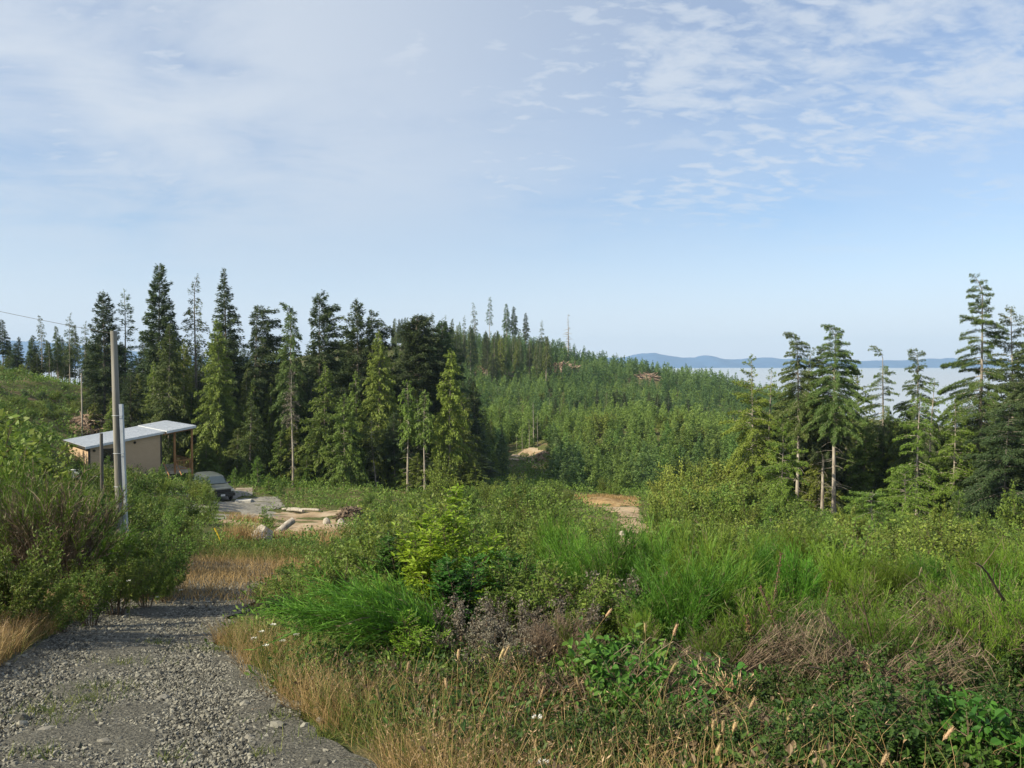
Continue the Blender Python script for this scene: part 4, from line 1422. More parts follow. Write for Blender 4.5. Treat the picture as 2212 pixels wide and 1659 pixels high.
def pole():
    Y = 28.0
    xb, xt = xof(258, Y), xof(247.5, Y)
    zb = g1(xb, Y) - .3
    zt = zof(715, Y)
    r = thing('utility_pole', 'weathered round utility pole with a metal channel on its right side', 'pole', (xb, Y, zb))
    h = zt - zb
    t = np.linspace(0, 1, 8)
    ax = np.stack([(xt - xb) * t, 0 * t, h * t], -1)
    mb = MB()
    tubes(mb, ax[None], (.150 - .042 * t)[None], 16, cap=True)
    mb.build('shaft', M['polewood'], r)
    z1 = zof(873, Y) - zb
    mb = MB()
    tt = np.linspace(.0, z1 / h, 6)
    for k in range(5):
        a, b = tt[k], tt[k + 1]
        xa, xb2 = (xt - xb) * a + .150 - .042 * a, (xt - xb) * b + .150 - .042 * b
        v = [(xa, -.07, h * a), (xa + .115, -.07, h * a), (xa + .115, .05, h * a), (xa, .05, h * a), (xb2, -.07, h * b), (xb2 + .115, -.07, h * b), (xb2 + .115, .05, h * b), (xb2, .05, h * b)]
        mb.add(v, [[0, 1, 5, 4], [1, 2, 6, 5], [2, 3, 7, 6], [3, 0, 4, 7]] + ([[4, 5, 6, 7]] if k == 4 else []))
    ch = mb.build('channel', M['galv'], r)
    for q in (.30, .45, .62):
        mb = MB()
        z = h * q
        x = (xt - xb) * q
        rr = .155 - .042 * q
        ang = np.linspace(0, 6.283, 15)
        tubes(mb, np.array([[(x + .05 + (rr + .075) * math.cos(a), (rr + .012) * math.sin(a), z) for a in ang]]), .009, 4)
        mb.build('strap', M['galv'], r)
    # the wire
    p0 = np.array([xt - .1, Y, zt - .08])
    p1 = np.array(at(-420, 560, 46))
    s = np.linspace(0, 1, 24)[:, None]
    P = p0 + (p1 - p0) * s
    P[:, 2] -= (s * (1 - s))[:, 0] * 1.1
    mb = MB()
    tubes(mb, P[None], .008, 4)
    tag(mb.build('overhead_wire', M['trim']), 'thin overhead wire running off to the left from the utility pole', 'wire')


pole()


def post(name, label, u, Y, vt, rad, mat, cat='post', du=0):
    x = xof(u, Y)
    zb = g1(x, Y) - .2
    h = zof(vt, Y) - zb
    mb = MB()
    t = np.linspace(0, 1, 5)
    tubes(mb, np.stack([du / F * Y * t, 0 * t, h * t], -1)[None], (rad * (1 - .15 * t))[None], 10, cap=True)
    o = mb.build(name, mat)
    o.location = (x, Y, zb)
    return tag(o, label, cat)


post('wooden_post', 'short grey post in the bushes in front of the cabin window', 218, 44, 936, .10, M['oldpost'])
post('thin_pole', 'thin bare pole standing before the brown brush pile on the slope', 177, 90, 806, .09, M['bark_pale'], 'pole')
M['yellow'] = plain('yellow_paint', (.55, .40, .03), .5)


def stake():
    Y = 33
    x, z = xof(481, Y), g1(xof(481, Y), Y)
    mb = MB()
    top = np.array([xof(461, Y) - x, 0, zof(1140, Y) - z])
    tubes(mb, np.stack([np.zeros(3) - [0, 0, .2], top * .5, top])[None], .045, 4, cap=True)
    o = mb.build('marker_stake', M['yellow'])
    o.location = (x, Y, z)
    tag(o, 'bright yellow stake leaning out of the grass near the boulder', 'stake')


stake()


# ------------------------------------------------------------------ boulders, logs, brush piles
def boulder(label, u, Y, w, h, seed, mat='rock', lift=0):
    global rng
    k_ = rng
    rng = np.random.default_rng(seed)
    v, f = ico()
    # one subdivision, then roughened
    e = {}
    vl = [tuple(p) for p in v]
    nf = []
    def mid(a, b):
        key = (min(a, b), max(a, b))
        if key not in e:
            p = nrm((np.array(vl[a]) + np.array(vl[b])) / 2)
            e[key] = len(vl)
            vl.append(tuple(p))
        return e[key]
    for a, b, c in f:
        ab, bc, ca = mid(a, b), mid(b, c), mid(c, a)
        nf += [[a, ab, ca], [b, bc, ab], [c, ca, bc], [ab, bc, ca]]
    V = np.array(vl)
    V = V * (1 + .30 * (fbm(V[:, 0] * 1.3 + seed, V[:, 1] * 1.3 + V[:, 2] * 1.7, 3))[:, None]) * (1 + U(-.06, .06, (len(V), 1)))
    taper = 1 - .35 * np.clip(V[:, 2:3], 0, 1)
    V = V * np.array([w / 2, w / 2 * .85, h * .62]) * np.concatenate([taper, taper, np.ones_like(taper)], 1)
    V[:, 2] += h * .33
    mb = MB()
    mb.add(V, nf, .5, 0, False)
    o = mb.build('boulder', M[mat])
    x = xof(u, Y)
    o.location = (x, Y, g1(x, Y) + lift)
    rng = k_
    return tag(o, label, 'boulder')


boulder('pointed tan boulder beside the dry grass and the leaning log', 563, 37.5, 1.15, .85, 3)
boulder('small pale boulder left of the leaning log, above the pointed boulder', 548, 43, .5, .35, 4)
boulder('white topped rock at the right edge of the dirt yard', 704, 51, .55, .55, 5)
boulder('low grey rock on the dirt yard right of the leaning log', 668, 46, .5, .3, 6)
boulder('pale round boulder among green shrubs left of the dirt track', 1269, 44, .65, .9, 7)
boulder('grey rock half hidden beside the dirt track', 1345, 48, .6, .4, 8)
boulder('pale rock in the weeds at the corner of the dirt yard', 735, 50, .5, .4, 9)


def log(label, u, Y, v0, u1, v1, Y1, rad, mat='dead', name='log'):
    a = np.array(at(u, v0, Y))
    b = np.array(at(u1, v1, Y1))
    mb = MB()
    t = np.linspace(0, 1, 6)[:, None]
    P = a + (b - a) * t + np.array([0, 0, .05]) * np.sin(t * 3)
    tubes(mb, P[None], (rad * (1 - .15 * t[:, 0]) * (1 + U(-.06, .06, 6)))[None], 12, cap=True)
    tag(mb.build(name, M[mat]), label, 'log')


log('thick grey weathered log leaning up at the edge of the dirt yard', 600, 42, 1152, 634, 1124, 42.6, .21)
for a, lb in (((622, 60, 1092, 655, 1096, 58, .13), 'long bleached log at the far edge of the dirt yard'), ((640, 60, 1091, 690, 1098, 57, .10), 'thinner log crossing the bleached one by the dirt yard'), ((610, 61, 1085, 648, 1090, 60, .09), 'short log lying behind the bleached one by the dirt yard')):
    u, Y, v, u1, v1, Y1, rad = a
    zz = g1(xof(u, Y), Y) + rad
    v = vof(zz, Y)
    v1 = vof(g1(xof(u1, Y1), Y1) + rad + .1, Y1)
    log(lb, u, Y, v, u1, v1, Y1, rad)
for (u, Y, w, d, h, lb) in ((524, 63.5, 1.2, .8, .12, 'flat concrete slab lying on the driveway beside the truck'), (526, 69, 1.4, .25, .22, 'pale squared timber behind the concrete slab')):
    x = xof(u, Y)
    mb = MB()
    box(mb, (-w / 2, -d / 2, -.1), (w / 2, d / 2, h))
    o = mb.build('concrete_slab' if d > .5 else 'timber', M['concrete'] if d > .5 else M['deck'])
    o.location = (x, Y, g1(x, Y) + .05)
    o.rotation_euler.z = .2
    tag(o, lb, 'slab' if d > .5 else 'timber')


def tarp():
    Y = 62
    x = xof(160, Y)
    xs = np.linspace(-1.4, 1.4, 18)
    X, Yg = np.meshgrid(xs, xs * .7)
    Z = .75 * np.exp(-(X ** 2 / .9 + Yg ** 2 / .5)) + .12 * fbm(X.ravel() * 2.3, Yg.ravel() * 2.3, 3).reshape(X.shape)
    i = np.arange(X.size).reshape(X.shape)
    f = np.stack([i[:-1, :-1], i[:-1, 1:], i[1:, 1:], i[1:, :-1]], -1).reshape(-1, 4)
    mb = MB()
    mb.add(np.stack([X.ravel(), Yg.ravel(), Z.ravel()], 1), f, .5, 0, True)
    o = mb.build('tarp', plain('white_tarp', (.62, .64, .64), .6))
    o.location = (x, Y, zof(1033, Y))
    tag(o, 'crumpled white tarp over a heap in the bushes left of the cabin', 'tarp')


tarp()


def brush_pile(label, u, Y, w, d, h, nst, rad, length, seed, mat='slash', lift=-.2):
    global rng
    k_ = rng
    rng = np.random.default_rng(seed)
    mb = MB()
    n = 22
    X, Yg = np.meshgrid(np.linspace(-1, 1, n), np.linspace(-1, 1, n))
    rr = np.hypot(X, Yg)
    Z = h * .7 * np.clip(1 - rr ** 2, 0, 1) ** .6 * (1 + .45 * fbm(X.ravel() * 2 + seed, Yg.ravel() * 2, 3).reshape(X.shape))
    i = np.arange(n * n).reshape(n, n)
    f = np.stack([i[:-1, :-1], i[:-1, 1:], i[1:, 1:], i[1:, :-1]], -1).reshape(-1, 4)
    mb.add(np.stack([X.ravel() * w / 2, Yg.ravel() * d / 2, Z.ravel()], 1), f, .25, 0, True)
    a, q = U(0, 6.28, nst), np.sqrt(U(0, 1, nst))
    c = np.stack([np.cos(a) * q * w / 2, np.sin(a) * q * d / 2, h * .8 * np.clip(1 - q ** 2, 0, 1) ** .6], 1)
    dr = nrm(np.stack([rng.normal(size=nst), rng.normal(size=nst), rng.normal(size=nst) * .35], 1))
    L = length * U(.3, 1, nst)
    P = np.stack([c - dr * L[:, None] / 2, c + UP * U(0, .1, nst)[:, None] * h, c + dr * L[:, None] / 2], 1)
    R = rad * U(.4, 1.2, nst)
    tubes(mb, P, np.stack([R, R * .9, R * .6], 1), 5, U(.1, 1, nst))
    o = mb.build('brush_pile', M[mat])
    x = xof(u, Y)
    o.location = (x, Y, g1(x, Y) + lift)
    rng = k_
    return tag(o, label, 'brush pile')


brush_pile('big brown brush pile on the slope behind the utility pole', 196, 93, 6.4, 5, 3.6, 420, .06, 2.2, 1)
brush_pile('tangled dark root heap in the weeds right of the dirt yard', 757, 53, 2.0, 1.6, 1.5, 130, .05, .9, 2, 'twig')
brush_pile('large heap of bleached logs high on the far hill', 1215, 292, 13, 10, 4.2, 160, .24, 6, 3)
brush_pile('brown slash heap further right along the far hill slope', 1398, 296, 8, 7, 2.8, 90, .22, 5, 4)
brush_pile('low red brown slash heap beside the bare patch below the snags', 1178, 124, 3.2, 3, 1.6, 120, .06, 1.6, 5)
brush_pile('grey brushwood heap among the old trees of the hill shoulder', 1062, 262, 12, 8, 5, 120, .22, 6, 6)
# ------------------------------------------------------------------ young conifers of the plantation
V_YNG = []
for i in range(6):
    cr, tk = conifer(200 + i, 4.0, base=.02, rmax=(1.05, 1.2, .95, 1.15, 1.0, 1.25)[i], p=.9, e_low=.0, e_top=.9, droop=.2, spray=.32, aspect=.4, dens=.75, bpm=11, jag=.4, hang=0, tilt=.7, low=.8, wood=False)
    tk_m = tk
    V_YNG.append((cr.mesh('young_conifer', M['young']), cr, tk.mesh('trunk', M['bark'])))
V_LGT = []
for i in range(4):
    me = V_YNG[i][1].mesh('young_conifer', M['light'])
    V_LGT.append(me)
V_BRT = [tree_mesh('bright', 'bark', 220 + i, 3.0, base=.04, rmax=(1.0, 1.2, .9)[i], p=.85, e_low=.05, e_top=.9, droop=.2, spray=.2, aspect=.36, dens=.8, bpm=13, jag=.45, hang=.05, low=.8, sides=5, tr=.04) for i in range(3)]


def plantation():
    pts = []
    tries = 24000
    u = U(920, 1800, tries)
    Y = np.sqrt(U(0, 1, tries)) * (352 - 84) + 84
    x = xof(u, Y)
    z = ground(x, Y)
    cellx = {}
    for xi, yi, zi, ui in zip(x, Y, z, u):
        if ui < 1055 and yi < 128:
            continue
        if yi < 104 and not (1090 < ui < 1440):
            continue
        if ui > 1560 and yi < 135 and ui > 1560 + (135 - yi) * 8:
            continue
        if BARE(np.array([xi]), np.array([yi]))[0]:
            continue
        if 1165 < ui < 1265 and 262 < yi < 305 and rng.random() < .9:
            continue
        if 1085 < ui < 1190 and yi < 133:
            continue
        if ui < 1190 and 232 < yi < 322 and rng.random() < .85:
            continue
        if 1362 < ui < 1432 and 272 < yi < 304:
            continue
        if 1395 < ui < 1450 and 108 < yi < 150 and abs(ui - 1420 + (yi - 130) * .4) < 10:
            continue
        if fbm(np.array([xi * .035 + 4]), np.array([yi * .02]), 2)[0] > .52:
            continue
        s = 1.9 + yi * .004
        key = (int(xi // s), int(yi // s))
        if key in cellx:
            continue
        cellx[key] = 1
        pts.append((yi, xi, zi))
    pts.sort()
    dens = []
    # the nearest ones one by one
    n_own = 165
    for j, (yi, xi, zi) in enumerate(pts[:n_own]):
        s = U(.95, 1.55) * (1 + .25 * float(fbm(np.array([xi * .06]), np.array([yi * .05]), 2)[0]))
        o = link('young_conifer', V_LGT[j % 4] if (j % 3 or yi > 118) and xi > 8 else V_YNG[j % 6][0])
        o.location = (xi, yi, zi - .1)
        o.rotation_euler.z = U(0, 6.28)
        o.scale = (s * U(.85, 1.1), s * U(.85, 1.1), s)
        tag(o, 'young green conifer in the dense even aged plantation below the far hill', 'tree', 'young conifers of the plantation')
    mb = MB()
    src = []
    for _, cr, _ in V_YNG:
        V, Fc, T = np.concatenate(cr.v), np.concatenate(cr.f), np.concatenate(cr.t)
        src.append((V, T))
    for j, (yi, xi, zi) in enumerate(pts[n_own:]):
        V, T = src[j % 6]
        nq = len(T)
        take = max(110, int(nq * min(1, (120 / yi) ** 1.4)))
        pick = rng.choice(nq, min(take, nq), replace=False)
        q = V.reshape(nq, 4, 3)[pick]
        grow = math.sqrt(nq / len(pick)) ** .8
        ctr = q.mean(1, keepdims=True)
        q = ctr + (q - ctr) * grow
        s = U(.8, 1.4) * (1 + .3 * float(fbm(np.array([xi * .05]), np.array([yi * .04]), 2)[0])) * (1.0 + .0012 * (yi - 150))
        a = U(0, 6.28)
        c, sn = math.cos(a), math.sin(a)
        q = np.stack([q[..., 0] * c - q[..., 1] * sn, q[..., 0] * sn + q[..., 1] * c, q[..., 2]], -1) * s + np.array([xi, yi, zi - .1])
        sh = U(-.30, .30) + (.22 if (yi < 175 and fbm(np.array([xi * .02]), np.array([yi * .02]), 2)[0] > -.1) else 0) + .55 * float(fbm(np.array([xi * .03 + 50]), np.array([yi * .03]), 2)[0])
        mb.add(q.reshape(-1, 3), np.arange(len(pick) * 4).reshape(-1, 4), np.clip(T[pick] + sh, 0, 1), 1 if (yi < 166 or (xi > -10 and yi < 260 and rng.random() < .3)) else 0)
    o = mb.build('young_forest', [M['young'], M['light']])
    tag(o, 'distant young conifers covering the far hill as one mass', None, None, 'stuff')
    print('plantation', len(pts))


plantation()


# ------------------------------------------------------------------ shrubs
def shrub(seed, h, r, nst, sub, per, leaf, aspect=.55, up=.7, mat='alder', open_=.3, tri=(0.1, 1.0), stemr=.012, flop=.5, oval=False):
    """stems leaning out of one root, side twigs, a leaf cloud along each twig"""
    global rng
    k_ = rng
    rng = np.random.default_rng(seed)
    a = U(0, 6.28, nst)
    rad = r * np.sqrt(U(.05, 1, nst))
    tip = np.stack([np.cos(a) * rad, np.sin(a) * rad, h * U(.55, 1.0, nst) * (1 - .28 * (rad / r) ** 2)], 1)
    b0 = tip * np.array([.18, .18, 0]) * U(.5, 1.2, nst)[:, None]
    s = np.linspace(0, 1, 5)
    P = b0[:, None] + (tip - b0)[:, None] * np.stack([s ** 1.35, s ** 1.35, s ** .85], 1)[None] + rng.normal(size=(nst, 5, 3)) * .03 * r * s[None, :, None]
    stem = MB()
    tubes(stem, P, stemr * (1.1 - s)[None] * np.ones((nst, 1)), 4)
    i = np.repeat(np.arange(nst), sub)
    m = len(i)
    q = U(.18, 1, m) ** .8
    kk = np.clip((q * 4).astype(int), 0, 3)
    fr = q * 4 - kk
    S = P[i, kk] * (1 - fr)[:, None] + P[i, kk + 1] * fr[:, None]
    out = nrm(tip[i] * np.array([1, 1, .2]) + 1e-6)
    D = nrm(out * .6 + UP * up + rng.normal(size=(m, 3)) * .6)
    L = r * U(.16, .48, m) * (1.25 - .5 * q)
    tubes(stem, np.stack([S, S + D * L[:, None] * .55, S + D * L[:, None]], 1), stemr * .45 * np.array([[1, .7, .3]]), 3)
    j = np.repeat(np.arange(m), per)
    k = len(j)
    w = U(.1, 1.05, k)
    Q = S[j] + D[j] * (L[j] * w)[:, None] + rng.normal(size=(k, 3)) * leaf * .55
    dd = D[j] * .6 + rng.normal(size=(k, 3)) * .75 - UP * flop * .4
    nn = UP * (1 - open_) + rng.normal(size=(k, 3)) * (.35 + open_)
    ln = leaf * U(.6, 1.35, k)
    base = U(0, 1, m)[j]
    t = np.clip(tri[0] + (tri[1] - tri[0]) * (.55 * U(0, 1, k) + .45 * base), 0, 1)
    fo = MB()
    (leaves6 if oval else leaves)(fo, Q, dd, nn, ln, ln * aspect, t, 0)
    rng = k_
    return fo.mesh('foliage', M[mat]), stem.mesh('stem', M['twig'])


def broom(seed, h, r, nst, tw, lean=(0, 0), mat='broom', twl=.42, w=.007, dry=0.0, curl=.12):
    """Scotch-broom like bush: whippy stems crowded with thin upright green twigs"""
    global rng
    k_ = rng
    rng = np.random.default_rng(seed)
    a = U(0, 6.28, nst)
    rad = r * np.sqrt(U(0, 1, nst))
    tip = np.stack([np.cos(a) * rad + lean[0], np.sin(a) * rad + lean[1], h * U(.6, 1.0, nst) * (1 - .2 * (rad / r) ** 2)], 1)
    b0 = np.stack([np.cos(a) * rad * .2, np.sin(a) * rad * .2, 0 * a], 1)
    s = np.linspace(0, 1, 6)
    P = b0[:, None] + (tip - b0)[:, None] * np.stack([s ** 1.6, s ** 1.6, s ** .9 * (1 - 0 * s)], 1)[None]
    stem = MB()
    tubes(stem, P, .011 * (1.15 - s)[None] * np.ones((nst, 1)), 4)
    i = np.repeat(np.arange(nst), tw)
    m = len(i)
    q = U(.22, 1.0, m) ** .75
    kk = np.clip((q * 5).astype(int), 0, 4)
    fr = q * 5 - kk
    S = P[i, kk] * (1 - fr)[:, None] + P[i, kk + 1] * fr[:, None]
    T = nrm(P[i, kk + 1] - P[i, kk])
    D = nrm(T * 1.0 + UP * .35 + rng.normal(size=(m, 3)) * .33)
    L = twl * U(.35, 1.15, m)
    bend = rng.normal(size=(m, 3)) * .06 - UP * curl * .4
    p1 = S + D * L[:, None] * .35
    p2 = S + D * L[:, None] * .70 + bend * L[:, None]
    p3 = S + D * L[:, None] + bend * 2.2 * L[:, None]
    fo = MB()
    t = np.clip(.15 + .6 * U(0, 1, m) + .3 * (q - .5), 0, 1)
    W = w * np.array([[.9, 1, .8, .25]]) * U(.7, 1.3, m)[:, None]
    isdry = U(0, 1, m) < dry * (1.35 - q)
    for mk, dr in ((~isdry, 0), (isdry, 1)):
        if mk.sum() == 0:
            continue
        ribbons(fo, np.stack([S, p1, p2, p3], 1)[mk], W[mk], t[mk], dr)
        # the side twiglets and tiny leaves
        j = np.repeat(np.where(mk)[0], 5 if dr == 0 else 2)
        g = U(.15, .95, len(j))
        Q = S[j] * (1 - g)[:, None] + p3[j] * g[:, None]
        leaves(fo, Q, D[j] + rng.normal(size=(len(j), 3)) * .45, rng.normal(size=(len(j), 3)), L[j] * U(.12, .34, len(j)), np.full(len(j), w * 1.1), np.clip(t[j] + U(-.15, .25, len(j)), 0, 1), dr)
    me = fo.mesh('twigs', [M[mat], M['broom_dry']])
    rng = k_
    return me, stem.mesh('stem', M['twig'])


def put_bush(name, label, ms, u, Y, vtop=None, H=1.0, group=None, cat='shrub', s=None, rot=None, wide=1.0, sink=.05):
    x = xof(u, Y)
    z = g1(x, Y) - sink
    if s is None:
        s = (zof(vtop, Y) - z) / H
    r = thing(name, label, cat, (x, Y, z), U(0, 6.28) if rot is None else rot, group, (s * wide, s * wide, s))
    link(ms[0].name.split('.')[0], ms[0], r)
    link('stem', ms[1], r)
    return r


# middle distance
V_ALD = [shrub(300 + i, 1.6, (.95, 1.1, .85, 1.2)[i], 14, 11, 15, .095, mat='alder', tri=((.15, 1), (0, .8), (.25, 1), (.1, .9))[i], up=(.7, .5, .9, .6)[i]) for i in range(4)]
V_ALD2 = [shrub(320 + i, 1.8, (.9, 1.1, 1.0)[i], 13, 11, 17, .075, mat='alder', tri=((.1, .9), (0, .75), (.2, 1))[i], up=.8) for i in range(3)]
V_BRM = [broom(340 + i, 1.6, (.75, .9, .65)[i], 20, 34, mat='broom', twl=.42, w=.010, dry=.12) for i in range(3)]
V_LIM = [shrub(360 + i, 2.2, .8, 7, 12, 12, .11, mat='lime', up=.8, aspect=.45) for i in range(2)]

vm_u = [380, 430, 480, 560, 600, 660, 720, 760, 850, 950, 1100, 1200, 1245, 1290, 1320, 1400, 1412, 1440, 1470, 1600, 1660, 1720, 2212, 2400]
vm_v = [1090, 1150, 1190, 1200, 1200, 1195, 1160, 1120, 1080, 1062, 1060, 1075, 1100, 1125, 1195, 1195, 1090, 1020, 985, 965, 1010, 1098, 1120, 1120]
SHR = 'shrubs of the overgrown clearing'
names = {0: ('leafy_shrub', 'green leafy shrub in the overgrown clearing between the road and the forest'), 1: ('leafy_shrub', 'fine leaved green shrub in the overgrown clearing before the forest'), 2: ('broom_shrub', 'feathery upright green shrub in the overgrown clearing'), 3: ('young_conifer', 'bright young conifer in the overgrown clearing among leafy shrubs')}


def clearing():
    placed = 0
    cells = {}
    for _ in range(6000):
        if placed >= 265:
            break
        Y = 13 + 80 * U(0, 1) ** 1.15
        u = U(380, 2330)
        x = xof(u, Y)
        if u > 1050 and Y > 86:
            continue
        if u < 1060 and Y > 78:
            continue
        xl, xr = road_edges(Y)
        if Y < 44 and x < xr + .6:
            continue
        xa, ya = np.array([x]), np.array([Y])
        if open_ground(xa, ya)[0]:
            continue
        s_ = 1.1 + Y * .012
        key = (int(x // s_), int(Y // s_))
        if key in cells:
            continue
        z = g1(x, Y)
        h = U(.9, 2.4) * (1.15 if u > 1420 else 1)
        lim = zof(max(np.interp(u, vm_u, vm_v), 1115 if (Y < 42 and u > 1100) else 0) + U(0, 25), Y)
        h = min(h, lim - z)
        if h < .45:
            continue
        cells[key] = 1
        p = rng.random()
        far = Y > 26
        if p < .10 and Y < 24:
            kd, ms, H = 2, V_BRM[placed % 3], 1.6
        elif p > .88 and far and u < 1250:
            kd, ms, H = 3, V_BRT[placed % 3], 3.0
        elif far:
            kd, ms, H = 0, V_ALD[placed % 4], 1.6
        else:
            kd, ms, H = 1, V_ALD2[placed % 3], 1.8
        nm, lb = names[kd]
        s = h / H
        rt = thing(nm, lb, 'tree' if kd == 3 else 'shrub', (x, Y, z - .05), U(0, 6.28), SHR if kd != 3 else 'bright young conifers in the clearing', (max(s, .6) * U(.9, 1.25), max(s, .6) * U(.9, 1.25), s))
        if kd == 3:
            link('trunk', ms[1], rt)
            link('crown', ms[0], rt)
        else:
            link('twigs' if kd == 2 else 'foliage', ms[0], rt)
            link('stem', ms[1], rt)
        placed += 1
    print('clearing', placed)


clearing()

# yellow green bushes on the slope below the right hand group
V_YEL = [shrub(380 + i, 1.9, (1.1, .9, 1.2)[i], 14, 11, 15, .10, mat='cedar', tri=(.35, 1), up=.7) for i in range(3)]
for j in range(30):
    Y = U(47, 68)
    u = U(1425, 1700)
    vt = np.interp(u, [1425, 1470, 1600, 1700], [1000, 985, 975, 1010]) + (68 - Y) * 2.6 + U(0, 25)
    put_bush('yellow_green_bush', 'yellow green bush on the slope in front of the golden cedars', V_YEL[j % 3], u, Y, vt, 1.9, 'yellow green bushes of the slope', wide=U(.7, 1.0))

# taller saplings standing out of the brush in front of the right hand group
for j, (u, vt, Y, kd) in enumerate(((1455, 1048, 38, 0), (1530, 1062, 36, 1), (1610, 1072, 34, 0), (1668, 1085, 38, 2), (1752, 1082, 36, 0), (1840, 1092, 30, 1), (1868, 1075, 42, 2), (1935, 1078, 33, 0), (2035, 1085, 30, 1), (2075, 1060, 38, 2), (2150, 1080, 27, 0), (2205, 1055, 30, 1), (1120, 1052, 48, 0), (1165, 1068, 40, 1), (1065, 1062, 44, 2), (1215, 1088, 38, 0), (900, 1075, 40, 0), (840, 1090, 38, 1), (795, 1100, 36, 2))):
    if kd == 2:
        x = xof(u, Y)
        z = g1(x, Y) - .1
        s = (zof(vt, Y) - z) / 3.0
        put_tree('conifer_sapling', 'young conifer sapling standing taller than the leafy brush around it', V_BRT[j % 3], (x, Y, z), U(0, 6.28), (s * .9, s * .9, s), 'saplings standing out of the brush')
    else:
        put_bush('alder_bush', 'tall narrow alder bush standing out of the brush around it', (V_ALD if kd else V_ALD2)[j % 3], u, Y, vt, 1.6 if kd else 1.8, 'alders standing out of the brush', wide=U(.55, .75))

# leafy light green alders among the young conifers of the hill
for j in range(46):
    Y = U(100, 215)
    u = U(1050, 1560)
    x = xof(u, Y)
    if BARE(np.array([x]), np.array([Y]))[0] or (1085 < u < 1190 and Y < 133):
        continue
    put_bush('alder_tree', 'round light green alder among the young conifers of the hill', V_YEL[j % 3] if j % 3 == 0 else V_ALD[j % 4], u, Y, s=U(1.6, 2.8), group='alders among the young conifers', cat='tree')

# bright young conifers along the foot of the tall stand and around the truck
for u, vt, Y, lb in ((556, 985, 76, 'bright young conifer behind the truck, tallest beside the driveway'), (580, 1022, 70, 'bushy young conifer at the right side of the driveway'), (606, 1035, 68, 'spreading young conifer where driveway meets the dirt yard'), (642, 1048, 70, 'young conifer behind the bleached logs'),
                     (690, 1032, 78, 'slim young conifer before the shaded stand, left of the root heap'), (716, 1042, 76, 'bushy bright conifer above the root heap'), (745, 1050, 74, 'low bright conifer right behind the root heap'), (800, 1040, 78, 'young conifer before the dark trunks in the middle of the stand'),
                     (838, 1050, 76, 'pale young conifer under the leaning pale stem'), (890, 1060, 74, 'low pale conifer beneath the thin cedars'), (568, 1095, 47, 'small green conifer standing in the weeds left of the dirt yard'), (583, 1110, 44, 'low spreading conifer beside the leaning log'),
                     (505, 1010, 74, 'young conifer directly behind the parked truck'), (530, 1000, 78, 'pointed young conifer between truck and tall stand'), (470, 1005, 78, 'dim young conifer behind the truck roof'), (436, 1000, 80, 'young conifer behind the porch posts'), (1030, 1020, 84, 'young conifer at the right foot of the tall stand'), (660, 1010, 80, 'thin young conifer in front of the dark forest edge')):
    x = xof(u, Y)
    z = g1(x, Y) - .1
    s = (zof(vt, Y) - z) / 3.0
    k += 1
    put_tree('young_conifer', lb, V_BRT[k % 3], (x, Y, z), U(0, 6.28), (s * .95, s * .95, s))
for u, vt, Y, lb, ms, H in ((955, 985, 70, 'tall leafy alder sapling at the foot of the golden cedar', V_ALD[2], 1.6), (940, 1020, 66, 'round leafy alder before the golden cedar', V_ALD[0], 1.6), (1010, 1045, 62, 'bushy alder right of the golden cedar foot', V_ALD[1], 1.6)):
    put_bush('alder_bush', lb, ms, u, Y, vt, H, wide=.7)

# bushes between the pole and the cabin, hiding its foot and the tail of the truck
for j, (u, vt, Y, mi) in enumerate(((150, 1018, 58, 0), (182, 1012, 60, 1), (215, 1005, 58, 2), (236, 1018, 52, 0), (282, 1008, 60, 3), (305, 1020, 56, 1), (330, 1012, 62, 0), (352, 1030, 58, 2), (376, 1035, 61, 1), (398, 1042, 62, 3), (418, 1040, 60, 0), (436, 1045, 58, 2), (452, 1062, 56, 1), (300, 1060, 45, 2), (335, 1068, 46, 3), (370, 1075, 45, 1), (410, 1080, 46, 0), (445, 1098, 45, 3), (285, 1090, 36, 0), (320, 1085, 34, 2), (365, 1105, 33, 1), (390, 1115, 34, 3), (412, 1138, 33, 0), (455, 1085, 50, 2), (430, 1040, 59, 0), (444, 1055, 57.5, 1), (430, 1030, 62, 3))):
    put_bush('leafy_shrub', 'leafy shrub in the thicket between the utility pole, cabin and truck', V_ALD[mi], u, Y, vt, 1.6, group='thicket in front of the cabin', wide=U(.75, 1.0))
for j, (u, vt, Y) in enumerate(((172, 985, 55), (228, 985, 61), (200, 1000, 50), (345, 1003, 63), (270, 1018, 50), (408, 1012, 66))):
    x = xof(u, Y)
    z = g1(x, Y) - .1
    s = (zof(vt, Y) - z) / 3.0
    put_tree('young_conifer', 'young conifer standing in the thicket in front of the cabin', V_BRT[j % 3], (x, Y, z), U(0, 6.28), (s * .9, s * .9, s), 'young conifers before the cabin')

# leafy growth along the foot of the tall stand, closing the clearing
n_b = n_s = 0
for j in range(110):
    Y = U(58, 80)
    u = U(545, 1330)
    x = xof(u, Y)
    if open_ground(np.array([x]), np.array([Y]))[0] or (600 < u < 730 and Y < 66) or (u > 1255 and Y < 76):
        continue
    z = g1(x, Y) - .05
    vt = np.interp(u, [545, 620, 700, 760, 900, 1000, 1100, 1200, 1330], [1050, 1062, 1070, 1050, 1062, 1040, 1025, 1035, 1045]) + (80 - Y) * 1.3 + U(-12, 25)
    h = zof(vt, Y) - z
    if h < .6:
        continue
    if j % 3 == 0:
        s = h / 3.0
        put_tree('conifer_sapling', 'bright conifer sapling in the leafy growth at the foot of the tall stand', V_BRT[j % 3], (x, Y, z), U(0, 6.28), (max(s, .55) * .95, max(s, .55) * .95, s), 'conifer saplings at the foot of the stand')
    else:
        put_bush('alder_bush', 'leafy alder bush in the growth at the foot of the tall stand', V_ALD[j % 4], u, Y, vt, 1.6, 'alder bushes at the foot of the stand', wide=U(.8, 1.1))

